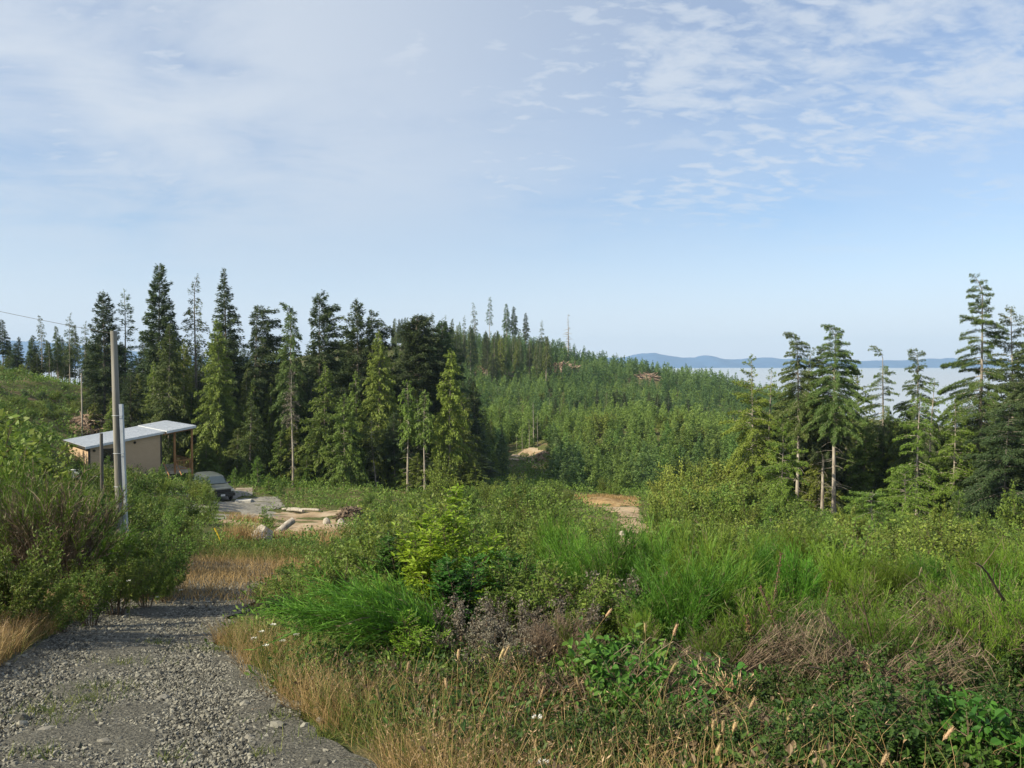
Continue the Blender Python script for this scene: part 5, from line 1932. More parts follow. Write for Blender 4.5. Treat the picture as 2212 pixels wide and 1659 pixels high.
# the slope at the left: saplings and shrubs up to the ridge
def left_slope():
    n = 0
    cells = {}
    for _ in range(5000):
        if n >= 155:
            break
        Y = 19 + 104 * U(0, 1) ** .9
        u = U(-160, 330 if Y < 66 else 250)
        x = xof(u, Y)
        if 40 < Y < 86 and u > 110 and not (Y < 58 and u < 330):
            continue
        xl, xr = road_edges(Y)
        if Y < 44 and x > xl - 1.2:
            continue
        if abs(u - 190) < 75 and 72 < Y < 99:
            continue
        s_ = 1.2 + Y * .012
        key = (int(x // s_), int(Y // s_))
        if key in cells:
            continue
        z = g1(x, Y)
        lim = np.interp(u + (1.2 * 1702 / Y if Y < 45 else 20), [-160, 0, 50, 80, 105, 125, 200, 240, 330], [800, 812, 825, 870, 960, 1020, 1045, 1040, 1060]) if Y < 66 else np.interp(u, [-160, 250], [795, 845])
        lim = max(lim, 1135) if (Y < 28 and u > 170) else lim
        h = min(U(1.4, 4.2) if Y < 70 else U(.8, 1.8), zof(lim + U(0, 30), Y) - z)
        if h < .5:
            continue
        cells[key] = 1
        p = rng.random()
        if p < .42 and Y < 70:
            ms, H, nm, cat, lb = V_BRT[n % 3], 3.0, 'young_conifer', 'tree', 'young green conifer on the overgrown slope left of the cabin'
        elif p < .5:
            ms, H, nm, cat, lb = V_YNG[n % 6], 4.0, 'young_conifer', 'tree', 'dark young conifer on the overgrown slope left of the cabin'
            ms = (ms[0], ms[2])
        else:
            ms, H, nm, cat, lb = V_ALD[n % 4], 1.6, 'leafy_shrub', 'shrub', 'green leafy shrub on the overgrown slope left of the cabin'
        s = h / H
        w = max(s, .6)
        rt = thing(nm, lb, cat, (x, Y, z - .05), U(0, 6.28), 'saplings and shrubs of the left slope', (w, w, s))
        link('crown' if cat == 'tree' else 'foliage', ms[0], rt)
        link('trunk' if cat == 'tree' else 'stem', ms[1], rt)
        n += 1
    print('left', n)


left_slope()


for j in range(55):
    Y = U(82, 124)
    u = U(-120, 245)
    if abs(u - 190) < 70 and Y < 99:
        continue
    put_bush('hillside_shrub', 'low bright shrub on the open slope below the ridge row', V_ALD[j % 4] if j % 2 else V_YEL[j % 3], u, Y, s=U(.55, .95), group='shrubs of the open slope')

# low ground cover of the whole hillside: one mass of leaves
def undergrowth():
    mb = MB()
    n = 9500
    Y = 7.5 + 118 * U(0, 1, n) ** 1.25
    u = U(-350, 2560, n)
    x = xof(u, Y)
    xl, xr = road_edges(Y)
    ok = ~open_ground(x, Y) & ~((Y < 28) & (x > xl - .25) & (x < xr + .25)) & ~((Y > 30) & (Y < 50) & (x > xl + 1) & (x < xr) & (fbm(x, Y, 2) > 0))
    x, Y = x[ok], Y[ok]
    n = len(x)
    z = ground(x, Y)
    h = np.clip(.18 + .012 * Y, .2, .9) * U(.5, 1.3, n)
    r = np.clip(.3 + .014 * Y, .3, 1.4) * U(.7, 1.2, n)
    per = 34
    i = np.repeat(np.arange(n), per)
    m = len(i)
    a, q = U(0, 6.28, m), np.sqrt(U(0, 1, m))
    P = np.stack([x[i] + np.cos(a) * q * r[i], Y[i] + np.sin(a) * q * r[i], z[i] + h[i] * U(0, 1, m) * (1 - .6 * q * q)], 1)
    leaf = (.035 + .0019 * Y[i]) * U(.6, 1.4, m)
    t = np.clip(.45 + .5 * fbm(x * .22, Y * .22, 3)[i] + U(-.35, .35, m), 0, 1)
    D = np.stack([np.cos(a), np.sin(a), U(.2, 1.4, m)], 1) + rng.normal(size=(m, 3)) * .3
    leaves(mb, P, D, UP + rng.normal(size=(m, 3)) * .7, leaf * 1.3, leaf * .55, t, 0, .05)
    n = 7600
    Y = U(3.5, 9, n)
    xl, xr = road_edges(Y)
    x = xr + .25 + 12 * U(0, 1, n) ** 1.2
    ok = (x < Y * 1.1 + 3) & (U(0, 1, n) < np.clip(.62 + .9 * fbm(x * .8 + 3, Y * .8, 2) + .06 * x, .05, 1))
    x, Y = x[ok], Y[ok]
    n = len(x)
    z = ground(x, Y)
    h = U(.06, .34, n)
    per = 20
    i = np.repeat(np.arange(n), per)
    m = len(i)
    a, q = U(0, 6.28, m), np.sqrt(U(0, 1, m))
    P = np.stack([x[i] + np.cos(a) * q * .2, Y[i] + np.sin(a) * q * .2, z[i] + h[i] * U(0, 1, m)], 1)
    leaf = U(.018, .05, m)
    D = np.stack([np.cos(a), np.sin(a), U(.0, 1.2, m)], 1) + rng.normal(size=(m, 3)) * .4
    t = np.clip(.40 + .5 * fbm(x * .9, Y * .9, 3)[i] + U(-.4, .4, m), 0, 1)
    dead = (U(0, 1, n) < .34 + .4 * fbm(x * .7 + 31, Y * .7, 2))[i]
    for mk, mt in ((~dead, 1), (dead, 2)):
        leaves6(mb, P[mk], D[mk], (UP + rng.normal(size=(m, 3)) * .6)[mk], leaf[mk] * 1.3, leaf[mk] * .75, t[mk], mt)
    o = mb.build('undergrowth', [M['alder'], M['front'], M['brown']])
    tag(o, 'low green leafy ground cover of the hillside', None, None, 'stuff')


undergrowth()
# ------------------------------------------------------------------ grass
def blades(mb, x, y, h, lean=.35, w=.006, tint=None, mat=0, head=0.0, hmat=1, dirn=None):
    n = len(x)
    z = ground(x, y) - .02
    a = U(0, 6.28, n) if dirn is None else dirn + rng.normal(size=n) * .7
    L = np.abs(rng.normal(size=n)) * lean
    d = np.stack([np.cos(a) * L, np.sin(a) * L, np.ones(n)], 1)
    d = nrm(d) * h[:, None]
    b = np.stack([x, y, z], 1)
    bend = np.stack([np.cos(a), np.sin(a), -.35 * np.ones(n)], 1) * (h * U(.0, .35, n))[:, None]
    P = np.stack([b, b + d * .36, b + d * .7 + bend * .25, b + d + bend], 1)
    wd = np.broadcast_to(w, (n,))[:, None] * np.array([[1, .9, .6, .12]]) * U(.7, 1.3, n)[:, None]
    t = U(0, 1, n) if tint is None else tint
    ribbons(mb, P, wd, t, mat)
    if head > 0:
        k = np.where(U(0, 1, n) < head)[0]
        j = np.repeat(k, 7)
        g = np.tile(np.linspace(.78, 1.02, 7), len(k))
        tip = P[j, 2] + (P[j, 3] - P[j, 2]) * ((g - .7) / .3)[:, None]
        dd = nrm(P[j, 3] - P[j, 2]) + rng.normal(size=(len(j), 3)) * .5
        ln = .055 * h[j] * U(.5, 1.1, len(j))
        leaves(mb, tip, dd, rng.normal(size=(len(j), 3)), ln, ln * .22, U(0, 1, len(j)), hmat)


def dry_grass():
    mb = MB()
    # along the right side of the road and over the bank in front
    n = 11000
    y = 3.4 + 7.5 * U(0, 1, n) ** 1.1
    xl, xr = road_edges(y)
    off = np.abs(rng.normal(size=n)) * .38 + .02
    x = xr + off - .12 + .2 * fbm(xr * 2, y * 2, 2)
    keep = U(0, 1, n) < np.clip(.55 + 1.3 * fbm(x * 1.1 + 7, y * 1.1, 2), .05, 1)
    x, y = x[keep], y[keep]
    blades(mb, x, y, U(.12, .48, len(x)), .5, .004, head=.25)
    n = 11000
    y = 3.6 + 3.2 * U(0, 1, n)
    x = U(-1.2, 3.6, n)
    xl, xr = road_edges(y)
    keep = (x > xr + .1) & (U(0, 1, n) < np.clip(.62 - .42 * np.maximum(x, 0) + 1.0 * fbm(x * .9 + 2, y * .9, 2), .03, 1))
    x, y = x[keep], y[keep]
    blades(mb, x, y, U(.12, .62, len(x)), .5, .004, head=.2)
    # the tawny strip on the left of the road
    n = 9000
    y = 7.6 + 5.0 * U(0, 1, n)
    xl, xr = road_edges(y)
    x = xl - .75 + 1.0 * U(0, 1, n)
    blades(mb, x, y, U(.18, .55, n), .4, .006, head=.3)
    n = 5000
    y = 12 + 9 * U(0, 1, n)
    xl, xr = road_edges(y)
    x = xl - .5 + .9 * U(0, 1, n)
    blades(mb, x, y, U(.2, .5, n), .4, .009, head=.2)
    # the dry patch where the road goes out of sight, and further tufts
    n = 14000
    y = U(14.6, 31, n)
    xl, xr = road_edges(y)
    x = xl + .6 + (xr - xl + 1.2) * U(0, 1, n)
    keep = U(0, 1, n) < np.clip(.5 + 1.1 * fbm(x * .5 + 1, y * .5, 2) + .25 * (y > 16), 0.02, 1)
    x, y = x[keep], y[keep]
    blades(mb, x, y, U(.12, .42, len(x)), .5, .011, head=.1)
    for u, Y, r, n, hh in ((525, 37, 1.0, 500, 1.1), (600, 38.5, .8, 300, .8), (700, 41, 1.3, 400, .9), (540, 50, 1.5, 500, .7), (640, 40, 1.2, 300, .6), (1270, 76, 2.5, 900, .5), (1345, 73, 1.8, 500, .5), (735, 33, 1.0, 300, 1.0)):
        a, q = U(0, 6.28, n), np.sqrt(U(0, 1, n)) * r
        blades(mb, xof(u, Y) + np.cos(a) * q, Y + np.sin(a) * q, U(.5, 1, n) * hh, .35, .012 + .0003 * Y, head=.3)
    tag(mb.build('dry_grass', [M['straw'], M['seed']]), 'dry straw coloured grass along the road edges', None, None, 'stuff')
    mb = MB()
    n = 16000
    y = 3.5 + 8 * U(0, 1, n) ** 1.2
    xl, xr = road_edges(y)
    x = xr + .05 + 5.5 * U(0, 1, n) ** 1.6
    keep = U(0, 1, n) < np.clip(.5 + .9 * fbm(x * .9 + 17, y * .9, 2), .05, 1)
    x, y = x[keep], y[keep]
    blades(mb, x, y, U(.12, .5, len(x)), .5, .006)
    n = 7000
    y = 8 + 14 * U(0, 1, n)
    xl, xr = road_edges(y)
    x = xl - 1.3 + 1.6 * U(0, 1, n)
    blades(mb, x, y, U(.12, .45, n), .45, .007)
    # tufts in the road
    for u, v, r, n in ((210, 1375 + 120, .30, 260), (330, 1395, .22, 160), (260, 1440, .30, 200), (175, 1520, .26, 220), (100, 1545, .3, 260), (65, 1640, .16, 120), (470, 1410, .35, 420), (520, 1370, .4, 420), (700, 1600, .25, 260), (640, 1480, .3, 280), (110, 1570, .2, 120), (355, 1650, .1, 60), (560, 1640, .12, 60), (610, 1560, .2, 150)):
        Y = 6.0
        for _ in range(40):
            Y += (v - vof(g1(xof(u, Y), Y), Y)) * -.01
        a, q = U(0, 6.28, n), np.abs(rng.normal(size=n)) * r * .7
        blades(mb, xof(u, Y) + np.cos(a) * q * 1.6, Y + np.sin(a) * q * .8, U(.06, .17, n), .9, .006)
    n = 6000
    y = U(26, 34, n)
    xl, xr = road_edges(y)
    x = xl + .3 + (xr - xl + 2.5) * U(0, 1, n)
    blades(mb, x, y, U(.25, .55, n), .45, .013)
    tag(mb.build('green_grass', [M['grass'], M['grass']]), 'green grass in tufts along and in the road', None, None, 'stuff')


dry_grass()

# ------------------------------------------------------------------ plants of the near bank
BRM = [broom(400 + i, (1.7, 1.5, 1.9, 1.6)[i], (.62, .75, .6, .85)[i], 34, 54, twl=.44, w=.0065, dry=.12) for i in range(4)]
FB = 'tall green broom bushes on the near bank'
for u, vt, Y, v_, lb in ((1330, 1148, 10.2, 0, 'tall feathery green bush in the centre of the near bank, leftmost of its row'), (1425, 1122, 10.6, 2, 'tallest feathery green bush at the centre of the near bank'), (1520, 1150, 9.8, 1, 'wide feathery green bush right of the centre tallest one'), (1612, 1165, 10.8, 3, 'feathery green bush behind the reddish seed stalks'), (1720, 1190, 10.2, 0, 'green bush whose tips stand among the reddish seed stalks'),
                         (1820, 1175, 11.2, 1, 'feathery green bush below the sapling fir of the right group'), (1925, 1185, 10.4, 2, 'narrow green bush right of the sapling fir'), (2030, 1200, 10.8, 3, 'spreading green bush before the golden cedars'), (2140, 1185, 10.2, 0, 'green bush near the right edge under the biggest hemlock'), (2230, 1160, 10.6, 2, 'green bush cut by the right edge of view'),
                         (1560, 1172, 8.5, 2, 'nearest tall feathery bush, standing before the green row left of the reddish stalks'), (1475, 1205, 8.3, 1, 'near feathery bush left of the nearest tall one'), (1205, 1125, 15.0, 0, 'slender upright green bush in front of the dirt track, left one'), (1248, 1160, 13.5, 1, 'slender upright green bush in front of the dirt track, right one'), (1500, 1120, 14, 3, 'green bush behind the tallest centre one'), (1660, 1140, 14.5, 2, 'upright green bush between shrubs and the slim hemlock'), (1770, 1140, 14.0, 1, 'upright green bush in front of the twin hemlock trunks'), (775, 1180, 19, 1, 'feathery green bush beside the dirt yard and the tall weeds'), (800, 1155, 21, 3, 'rounded feathery bush right of the dirt yard')):
    H = (1.7, 1.5, 1.9, 1.6)[v_]
    put_bush('broom_shrub', lb, BRM[v_], u, Y, vt, H, FB, wide=U(.85, 1.05))
ms = broom(431, 1.05, .55, 26, 60, lean=(-1.25, -.25), twl=.50, w=.0085, dry=.05, curl=.3)
put_bush('broom_shrub', 'feathery bush sweeping its long green sprays left over the dry grass', ms, 985, 8.6, s=1.0, rot=0)
ms = broom(432, .95, .5, 18, 46, lean=(-1.0, -.1), twl=.46, w=.0085, dry=.05, curl=.3)
put_bush('broom_shrub', 'second sweeping green bush just above the longest sprays', ms, 1010, 9.4, s=1.05, rot=.1)
BRD = [broom(440 + i, 1.5, (.5, .6)[i], 24, 40, twl=.40, w=.006, dry=(.55, .4)[i]) for i in range(2)]
for j, (u, vt, Y) in enumerate(((1640, 1262, 7.7), (1760, 1300, 7.2), (1865, 1240, 7.7), (1940, 1310, 7.0), (2030, 1255, 7.4), (2110, 1300, 6.9), (2175, 1225, 7.5), (2240, 1270, 6.8), (1390, 1320, 7.7), (1250, 1330, 7.9), (1545, 1340, 7.0))):
    put_bush('half_dry_broom', 'thin half dry feathery bush in the tangle between the dead brushwood and the green row', BRD[j % 2], u, Y, vt, 1.5, 'half dry bushes of the tangle', wide=U(.8, 1.15))
# the big dark bush at the left
ms = broom(433, 2.6, 1.15, 44, 70, twl=.55, w=.011, dry=1.15)
put_bush('broom_shrub', 'largest bush left of the road, green top over a dry brown heart', ms, 112, 13.2, 1012, 2.6)
ms = broom(434, 2.4, .9, 30, 60, twl=.55, w=.011, dry=.5)
put_bush('broom_shrub', 'feathery bright bush at the left edge behind the brown hearted one', ms, 18, 15.5, 1000, 2.4)
ms = broom(435, 1.9, .8, 24, 50, twl=.5, w=.012, dry=.3)
put_bush('broom_shrub', 'smaller feathery bush right of the brown hearted one', ms, 200, 15.5, 1110, 1.9)

# leafy bushes on the left bank
LV = [shrub(500 + i, 2.0, (.9, 1.05, .8)[i], 15, 15, 20, .062, mat='alder', tri=((.0, .8), (0, .7), (.1, .9))[i], up=.8, aspect=.5, oval=True) for i in range(3)]
LB = 'leafy bushes along the left side of the road'
for u, vt, Y, v_, lb in ((300, 1140, 15.5, 0, 'leafy bush hiding the foot of the utility pole'), (335, 1135, 16.5, 1, 'leafy bush right of the utility pole foot'), (372, 1170, 17.5, 2, 'low leafy bush at the right end of the left bank'), (245, 1160, 13.2, 1, 'dark leafy bush in front of the brown hearted bush'), (310, 1190, 14.2, 2, 'shaded leafy bush beside the bend of the road'), (345, 1215, 15.2, 0, 'shaded leafy bush where the road goes out of sight'), (190, 1215, 11.8, 2, 'low leafy bush at the road edge before the brown hearted bush'),
                         (25, 1135, 10.2, 0, 'tall leafy sapling at the left edge with lit leaves'), (-25, 1180, 9.6, 1, 'leafy bush cut by the left edge of view'), (70, 1225, 10.4, 2, 'leafy bush low at the left above the tawny grass'), (130, 1250, 11.0, 0, 'leafy bush above the tawny grass, beside the low road edge bush'), (380, 1125, 22, 1, 'leafy bush behind the left bank, below the truck'), (378, 1168, 24, 2, 'low leafy bush left of the yellow stake'), (225, 1120, 21, 0, 'leafy bush at the left of the utility pole'), (180, 1075, 24, 2, 'leafy bush below the cabin, left of the pole')):
    put_bush('leafy_bush', lb, LV[v_], u, Y, vt, 2.0, LB)

# the bright sapling and its neighbours
def compound(seed, h, r, nst, mat='lime', leaf=.095):
    """sapling with long leaflets set in pairs along arching leaf stalks"""
    global rng
    k_ = rng
    rng = np.random.default_rng(seed)
    fo, stem = MB(), MB()
    a = U(0, 6.28, nst)
    rad = r * np.sqrt(U(.02, .8, nst))
    tip = np.stack([np.cos(a) * rad, np.sin(a) * rad, h * U(.65, 1, nst)], 1)
    s = np.linspace(0, 1, 6)
    P = tip[:, None] * np.stack([s ** 1.3, s ** 1.3, s], 1)[None]
    tubes(stem, P, .013 * (1.2 - s)[None] * np.ones((nst, 1)), 5)
    per = 40
    i = np.repeat(np.arange(nst), per)
    m = len(i)
    q = U(.22, 1, m)
    kk = np.clip((q * 5).astype(int), 0, 4)
    fr = q * 5 - kk
    S = P[i, kk] * (1 - fr)[:, None] + P[i, kk + 1] * fr[:, None]
    b = U(0, 6.28, m)
    up = .25 + .9 * q
    D = nrm(np.stack([np.cos(b), np.sin(b), up], 1))
    L = U(.18, .38, m) * (1.15 - .4 * q)
    lat = nrm(np.cross(D, UP))
    mid = S + D * L[:, None] * .5
    end = S + D * L[:, None] - UP * (L * .25)[:, None]
    tubes(stem, np.stack([S, mid, end], 1), .003, 3)
    tl = U(0, 1, m)
    for g in (.3, .48, .66, .84, 1.0):
        base = S * (1 - g) ** 2 + 2 * mid * g * (1 - g) + end * g * g
        for sd in ((-1, 1) if g < 1 else (0,)):
            dd = D * (.55 if sd else 1) + lat * sd - UP * .25 + rng.normal(size=(m, 3)) * .18
            ln = leaf * U(.75, 1.25, m)
            leaves6(fo, base, dd, UP + rng.normal(size=(m, 3)) * .35, ln, ln * .42, np.clip(.25 + .5 * tl + .25 * U(0, 1, m), 0, 1), 0)
    rng = k_
    return fo.mesh('foliage', M[mat]), stem.mesh('stem', M['twig'])


CPD = compound(601, 2.1, .62, 9)
CPD2 = compound(602, 1.7, .6, 9)
CPD3 = compound(603, 1.6, .7, 9, 'salal', .09)
put_bush('sapling', 'tall yellow green leafy sapling, brightest plant at the centre', CPD, 985, 11.2, 1058, 2.1)
put_bush('sapling', 'yellow green sapling left of the tall bright one', CPD2, 925, 10.6, 1140, 1.7)
put_bush('sapling', 'yellow green sapling right behind the tall bright one', CPD2, 1040, 12.2, 1160, 1.7)
put_bush('sapling', 'deeper green leafy sapling in front of the tall bright one', CPD3, 1000, 9.8, 1195, 1.6)
put_bush('sapling', 'deeper green leafy sapling between the bright one and the centre bushes', CPD3, 1105, 10.8, 1190, 1.6)
put_bush('sapling', 'low yellow leafed sapling beneath the sweeping green sprays', compound(604, .9, .5, 8, 'lime', .055), 905, 8.0, 1345, .9)
put_bush('sapling', 'deeper green sapling between the sweeping sprays and the dirt yard', CPD3, 870, 13.2, 1150, 1.6)

NS = [shrub(520 + i, 1.3, (.7, .85)[i], 16, 14, 20, .052, mat='alder', tri=((.0, .85), (0.1, 1))[i], up=.8, oval=True) for i in range(2)]
NB = 'low leafy bushes of the near bank'
for u, vt, Y, v_, lb in ((1150, 1215, 9.6, 0, 'leafy bush left of the centre feathery bushes'), (1230, 1235, 9.0, 1, 'leafy bush at the foot of the leftmost feathery bush'), (800, 1240, 12.5, 0, 'leafy bush beside the road, left of the saplings'), (720, 1255, 13.5, 1, 'dull leafy bush near the dry patch and road'), (655, 1265, 13.6, 0, 'low dull bush at the right edge of the road bend'), (760, 1300, 10.5, 1, 'leafy bush above the dry grass of the right road edge'), (1330, 1270, 9.0, 1, 'leafy bush hidden between centre bushes and the dead stems'), (1700, 1290, 9.2, 0, 'leafy bush behind the dead arching brushwood'), (1850, 1290, 9.0, 1, 'leafy bush right of the pale dead stem'), (1980, 1280, 9.4, 0, 'leafy bush behind the yellow stem'), (2090, 1270, 9.0, 1, 'leafy bush in front of the right edge bush'), (2200, 1250, 9.4, 0, 'leafy bush at the right edge above the big bramble leaves'),
                         (560, 1278, 15.5, 1, 'dark low bush at the far side of the road bend'), (1420, 1280, 8.6, 0, 'leafy bush beneath the tallest centre bush'), (1560, 1280, 8.8, 1, 'leafy bush left of the reddish stalks')):
    put_bush('leafy_bush', lb, NS[v_], u, Y, vt, 1.3, NB, wide=U(.9, 1.2))
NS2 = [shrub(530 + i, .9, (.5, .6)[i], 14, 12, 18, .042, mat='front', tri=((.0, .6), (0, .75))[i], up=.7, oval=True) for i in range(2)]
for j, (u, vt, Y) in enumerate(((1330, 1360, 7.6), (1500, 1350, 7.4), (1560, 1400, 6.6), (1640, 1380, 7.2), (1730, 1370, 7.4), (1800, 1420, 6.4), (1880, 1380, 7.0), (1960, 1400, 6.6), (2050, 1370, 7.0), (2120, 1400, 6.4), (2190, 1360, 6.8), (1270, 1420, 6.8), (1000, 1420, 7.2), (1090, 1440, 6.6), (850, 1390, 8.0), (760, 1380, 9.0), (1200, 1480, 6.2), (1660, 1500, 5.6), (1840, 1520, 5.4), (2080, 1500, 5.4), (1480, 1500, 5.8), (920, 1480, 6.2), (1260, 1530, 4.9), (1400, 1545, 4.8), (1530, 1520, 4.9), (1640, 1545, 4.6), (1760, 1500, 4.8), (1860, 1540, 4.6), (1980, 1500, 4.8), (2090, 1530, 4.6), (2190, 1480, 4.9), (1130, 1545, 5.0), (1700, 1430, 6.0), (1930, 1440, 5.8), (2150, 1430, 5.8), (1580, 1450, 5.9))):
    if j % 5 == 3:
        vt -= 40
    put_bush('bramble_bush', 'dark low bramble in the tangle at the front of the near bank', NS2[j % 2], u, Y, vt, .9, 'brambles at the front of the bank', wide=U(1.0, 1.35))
for u, vt, Y, v_, lb in ((610, 1275, 13.0, 0, 'dark leafy bush leaning over the right road edge at the bend'), (655, 1310, 11.2, 1, 'dark leafy bush beside the road, left of the sweeping sprays'), (585, 1345, 10.6, 0, 'small dark bush at the right road edge above the dry grass'), (690, 1400, 9.0, 1, 'small dark bush between sweeping sprays and the dry grass')):
    put_bush('dark_bush', lb, NS2[v_], u, Y, vt, .9, wide=1.1)
GRY = shrub(540, .95, .62, 16, 16, 20, .036, mat='grey', up=.6, aspect=.5, flop=.9)
for u, vt, Y, lb in ((1010, 1300, 8.4, 'grey withered bush below the saplings, left one'), (1120, 1282, 8.6, 'grey withered bush below the saplings, middle one'), (1215, 1300, 8.2, 'grey withered bush beside the brown dead stems'), (1290, 1235, 9.4, 'small grey withered bush in front of the centre bushes'), (560, 1300, 15, 'grey dry bush at the bend of the road'), (1075, 1345, 7.6, 'low grey withered bush nearest the camera')):
    put_bush('withered_bush', lb, GRY, u, Y, vt, .95, 'grey withered bushes')
# dead brown stems
DED = broom(560, 1.1, .45, 34, 16, mat='broom_dry', twl=.42, w=.007, dry=0)
for u, vt, Y, w_, lb in ((1150, 1370, 7.7, 1, 'brown dead stems standing left of the green leaf clump'), (1215, 1335, 7.9, 1, 'tallest brown dead stems beside the green leaf clump'), (1270, 1380, 7.4, .9, 'brown dead stems touching the green leaf clump')):
    put_bush('dead_shrub', lb, DED, u, Y, vt, 1.1, 'brown dead shrubs', wide=w_)
for i, (u, Y, lx, h, lb) in enumerate(((1700, 6.2, -1.0, .75, 'dead arching brushwood with pale frayed tips at its left'), (1830, 6.0, .75, .8, 'dead arching brushwood bowing right toward the yellow stem'), (1905, 6.6, -.7, 1.0, 'tallest dead brushwood below the dead black branch'), (1620, 5.4, .8, .55, 'low dead brushwood at the bottom edge, left of the others'), (1760, 5.2, -.6, .5, 'low dead brushwood at the bottom edge under the arching ones'), (1960, 5.4, .9, .5, 'low dead brushwood right of the bottom ones'), (1330, 5.8, .7, .45, 'sprawling dead twigs beneath the green leaf clump'), (2170, 7.2, -.8, 1.25, 'drooping dead grassy brush at the right edge'), (1480, 6.4, -.5, .65, 'small dead brushwood between glossy leaves and frayed twigs'), (1560, 6.8, .6, .8, 'dead brushwood rising in front of the leftmost reddish stalk'), (2060, 6.2, -.8, .7, 'dead brushwood right of the yellow stem'), (1120, 6.4, .5, .55, 'dead twigs below the grey withered bushes'))):
    ms = broom(570 + i, h, .32, 14, 16, lean=(lx, -.1), mat='broom_dry', twl=.36, w=.0055, dry=0, curl=1.2)
    put_bush('dead_brush', lb, ms, u, Y, s=1.0, rot=0, group='dead brushwood on the bank')
# glossy broad leaves
for j, (u, vt, Y) in enumerate(((1280, 1195, 11.0), (1375, 1185, 11.4), (1475, 1190, 11.2), (1570, 1200, 11.6), (1670, 1215, 11.0), (1775, 1215, 11.8), (1880, 1205, 11.6), (1985, 1225, 11.0), (2085, 1215, 11.4), (2190, 1210, 11.2), (1140, 1150, 12.8), (1175, 1110, 17), (1090, 1100, 19))):
    put_bush('willow_bush', 'leafy bush mingling with the feathery green row of the near bank', LV[j % 3], u, Y, vt, 2.0, 'leafy bushes mingling with the feathery row', wide=U(.6, .85))
SAL = shrub(580, .62, .5, 18, 9, 9, .062, mat='salal', up=.5, aspect=.68, tri=(.1, 1), flop=.2, oval=True)
SAL2 = shrub(581, .55, .45, 16, 9, 9, .060, mat='salal', up=.5, aspect=.68, tri=(0, .8), flop=.2, oval=True)
for u, vt, Y, v_, lb in ((1350, 1415, 6.9, 0, 'glossy broad leaved clump at the bottom centre, left half'), (1440, 1400, 6.7, 1, 'glossy broad leaved clump at the bottom centre, right half'), (1400, 1480, 6.0, 0, 'low glossy clump in front of the bottom centre one'), (1600, 1440, 6.4, 1, 'glossy clump half covered by the dead arching brushwood'), (2225, 1475, 4.8, 0, 'big bright bramble leaves at the lower right corner'), (2165, 1560, 4.6, 1, 'bright bramble leaves on the bottom edge at the right corner'), (1930, 1560, 5.0, 1, 'glossy clump under the yellow stem at the bottom edge'), (1180, 1500, 6.0, 1, 'small glossy clump among dry grass at the bottom'), (1290, 1560, 5.2, 0, 'glossy clump on the bottom edge left of centre brushwood'), (2060, 1500, 5.6, 0, 'glossy clump right of the yellow stem'), (1740, 1540, 5.2, 1, 'glossy clump among low dead brushwood'), (1040, 1450, 6.8, 1, 'small glossy clump below the grey withered bush'), (1320, 1380, 6.4, 0, 'tallest glossy clump right of the brown dead stems'), (1390, 1395, 6.2, 0, 'glossy clump next to the tallest one, nearer the camera'), (1470, 1430, 6.0, 1, 'glossy clump left of the pale frayed tuft'), (1350, 1500, 5.4, 1, 'glossy clump at the bottom centre, nearest the camera')):
    put_bush('broad_leaved_plant', lb, (SAL, SAL2)[v_], u, Y, vt, (.62, .55)[v_], 'glossy broad leaved plants')


# ------------------------------------------------------------------ single stalks
def stalk(name, label, u, v, Y, lean, col, head=None, hl=.07, hw=.009, rad=.0022, group=None, rough_head=False, cat='plant stalk'):
    top = np.array(at(u, v, Y))
    bx, by = top[0] - lean, Y + U(-.08, .08)
    bz = g1(bx, by) - .03
    r = thing(name, label, cat, (bx, by, bz), 0, group)
    t = np.linspace(0, 1, 7)
    d = top - np.array([bx, by, bz])
    P = np.stack([d[0] * t ** 1.5, d[1] * t, d[2] * (t * 1.04 - .04 * t ** 3)], 1)
    mb = MB()
    tubes(mb, P[None], (rad * (1.25 - .5 * t))[None], 4)
    mb.build('stem', col, r)
    T = nrm(P[-1] - P[-2])
    if rough_head:
        n = 220
        g = U(.35, 1.03, n)
        C = np.stack([np.interp(g, t, P[:, i]) for i in range(3)], 1)
        a = U(0, 6.28, n)
        o = np.stack([np.cos(a), np.sin(a), 0 * a], 1) * (U(.2, 1, n) * hw * (1.3 - g))[:, None]
        mb = MB()
        leaves(mb, C + o, rng.normal(size=(n, 3)), rng.normal(size=(n, 3)), U(.010, .022, n), U(.008, .016, n), U(0, 1, n))
        mb.build('foliage' if name == 'yellow_weed' else 'seed_sprays', head, r)
    elif head:
        s = np.linspace(-.15, 1, 9)
        mb = MB()
        tubes(mb, (P[-1] + T * (s[:, None] * hl))[None], (hw * np.sqrt(np.clip(1 - ((s - .42) / .60) ** 2, .02, 1)))[None], 8)
        n = 90
        a, q = U(0, 6.28, n), U(-.1, 1, n)
        A = nrm(np.cross(T, UP + .1))
        Bv = np.cross(T, A)
        o = A * np.cos(a)[:, None] + Bv * np.sin(a)[:, None]
        leaves(mb, P[-1] + T * (q * hl)[:, None] + o * hw * .7, o * .6 + T, rng.normal(size=(n, 3)), np.full(n, .014), np.full(n, .003), U(0, 1, n))
        mb.build('seed_head', head, r)
    return r


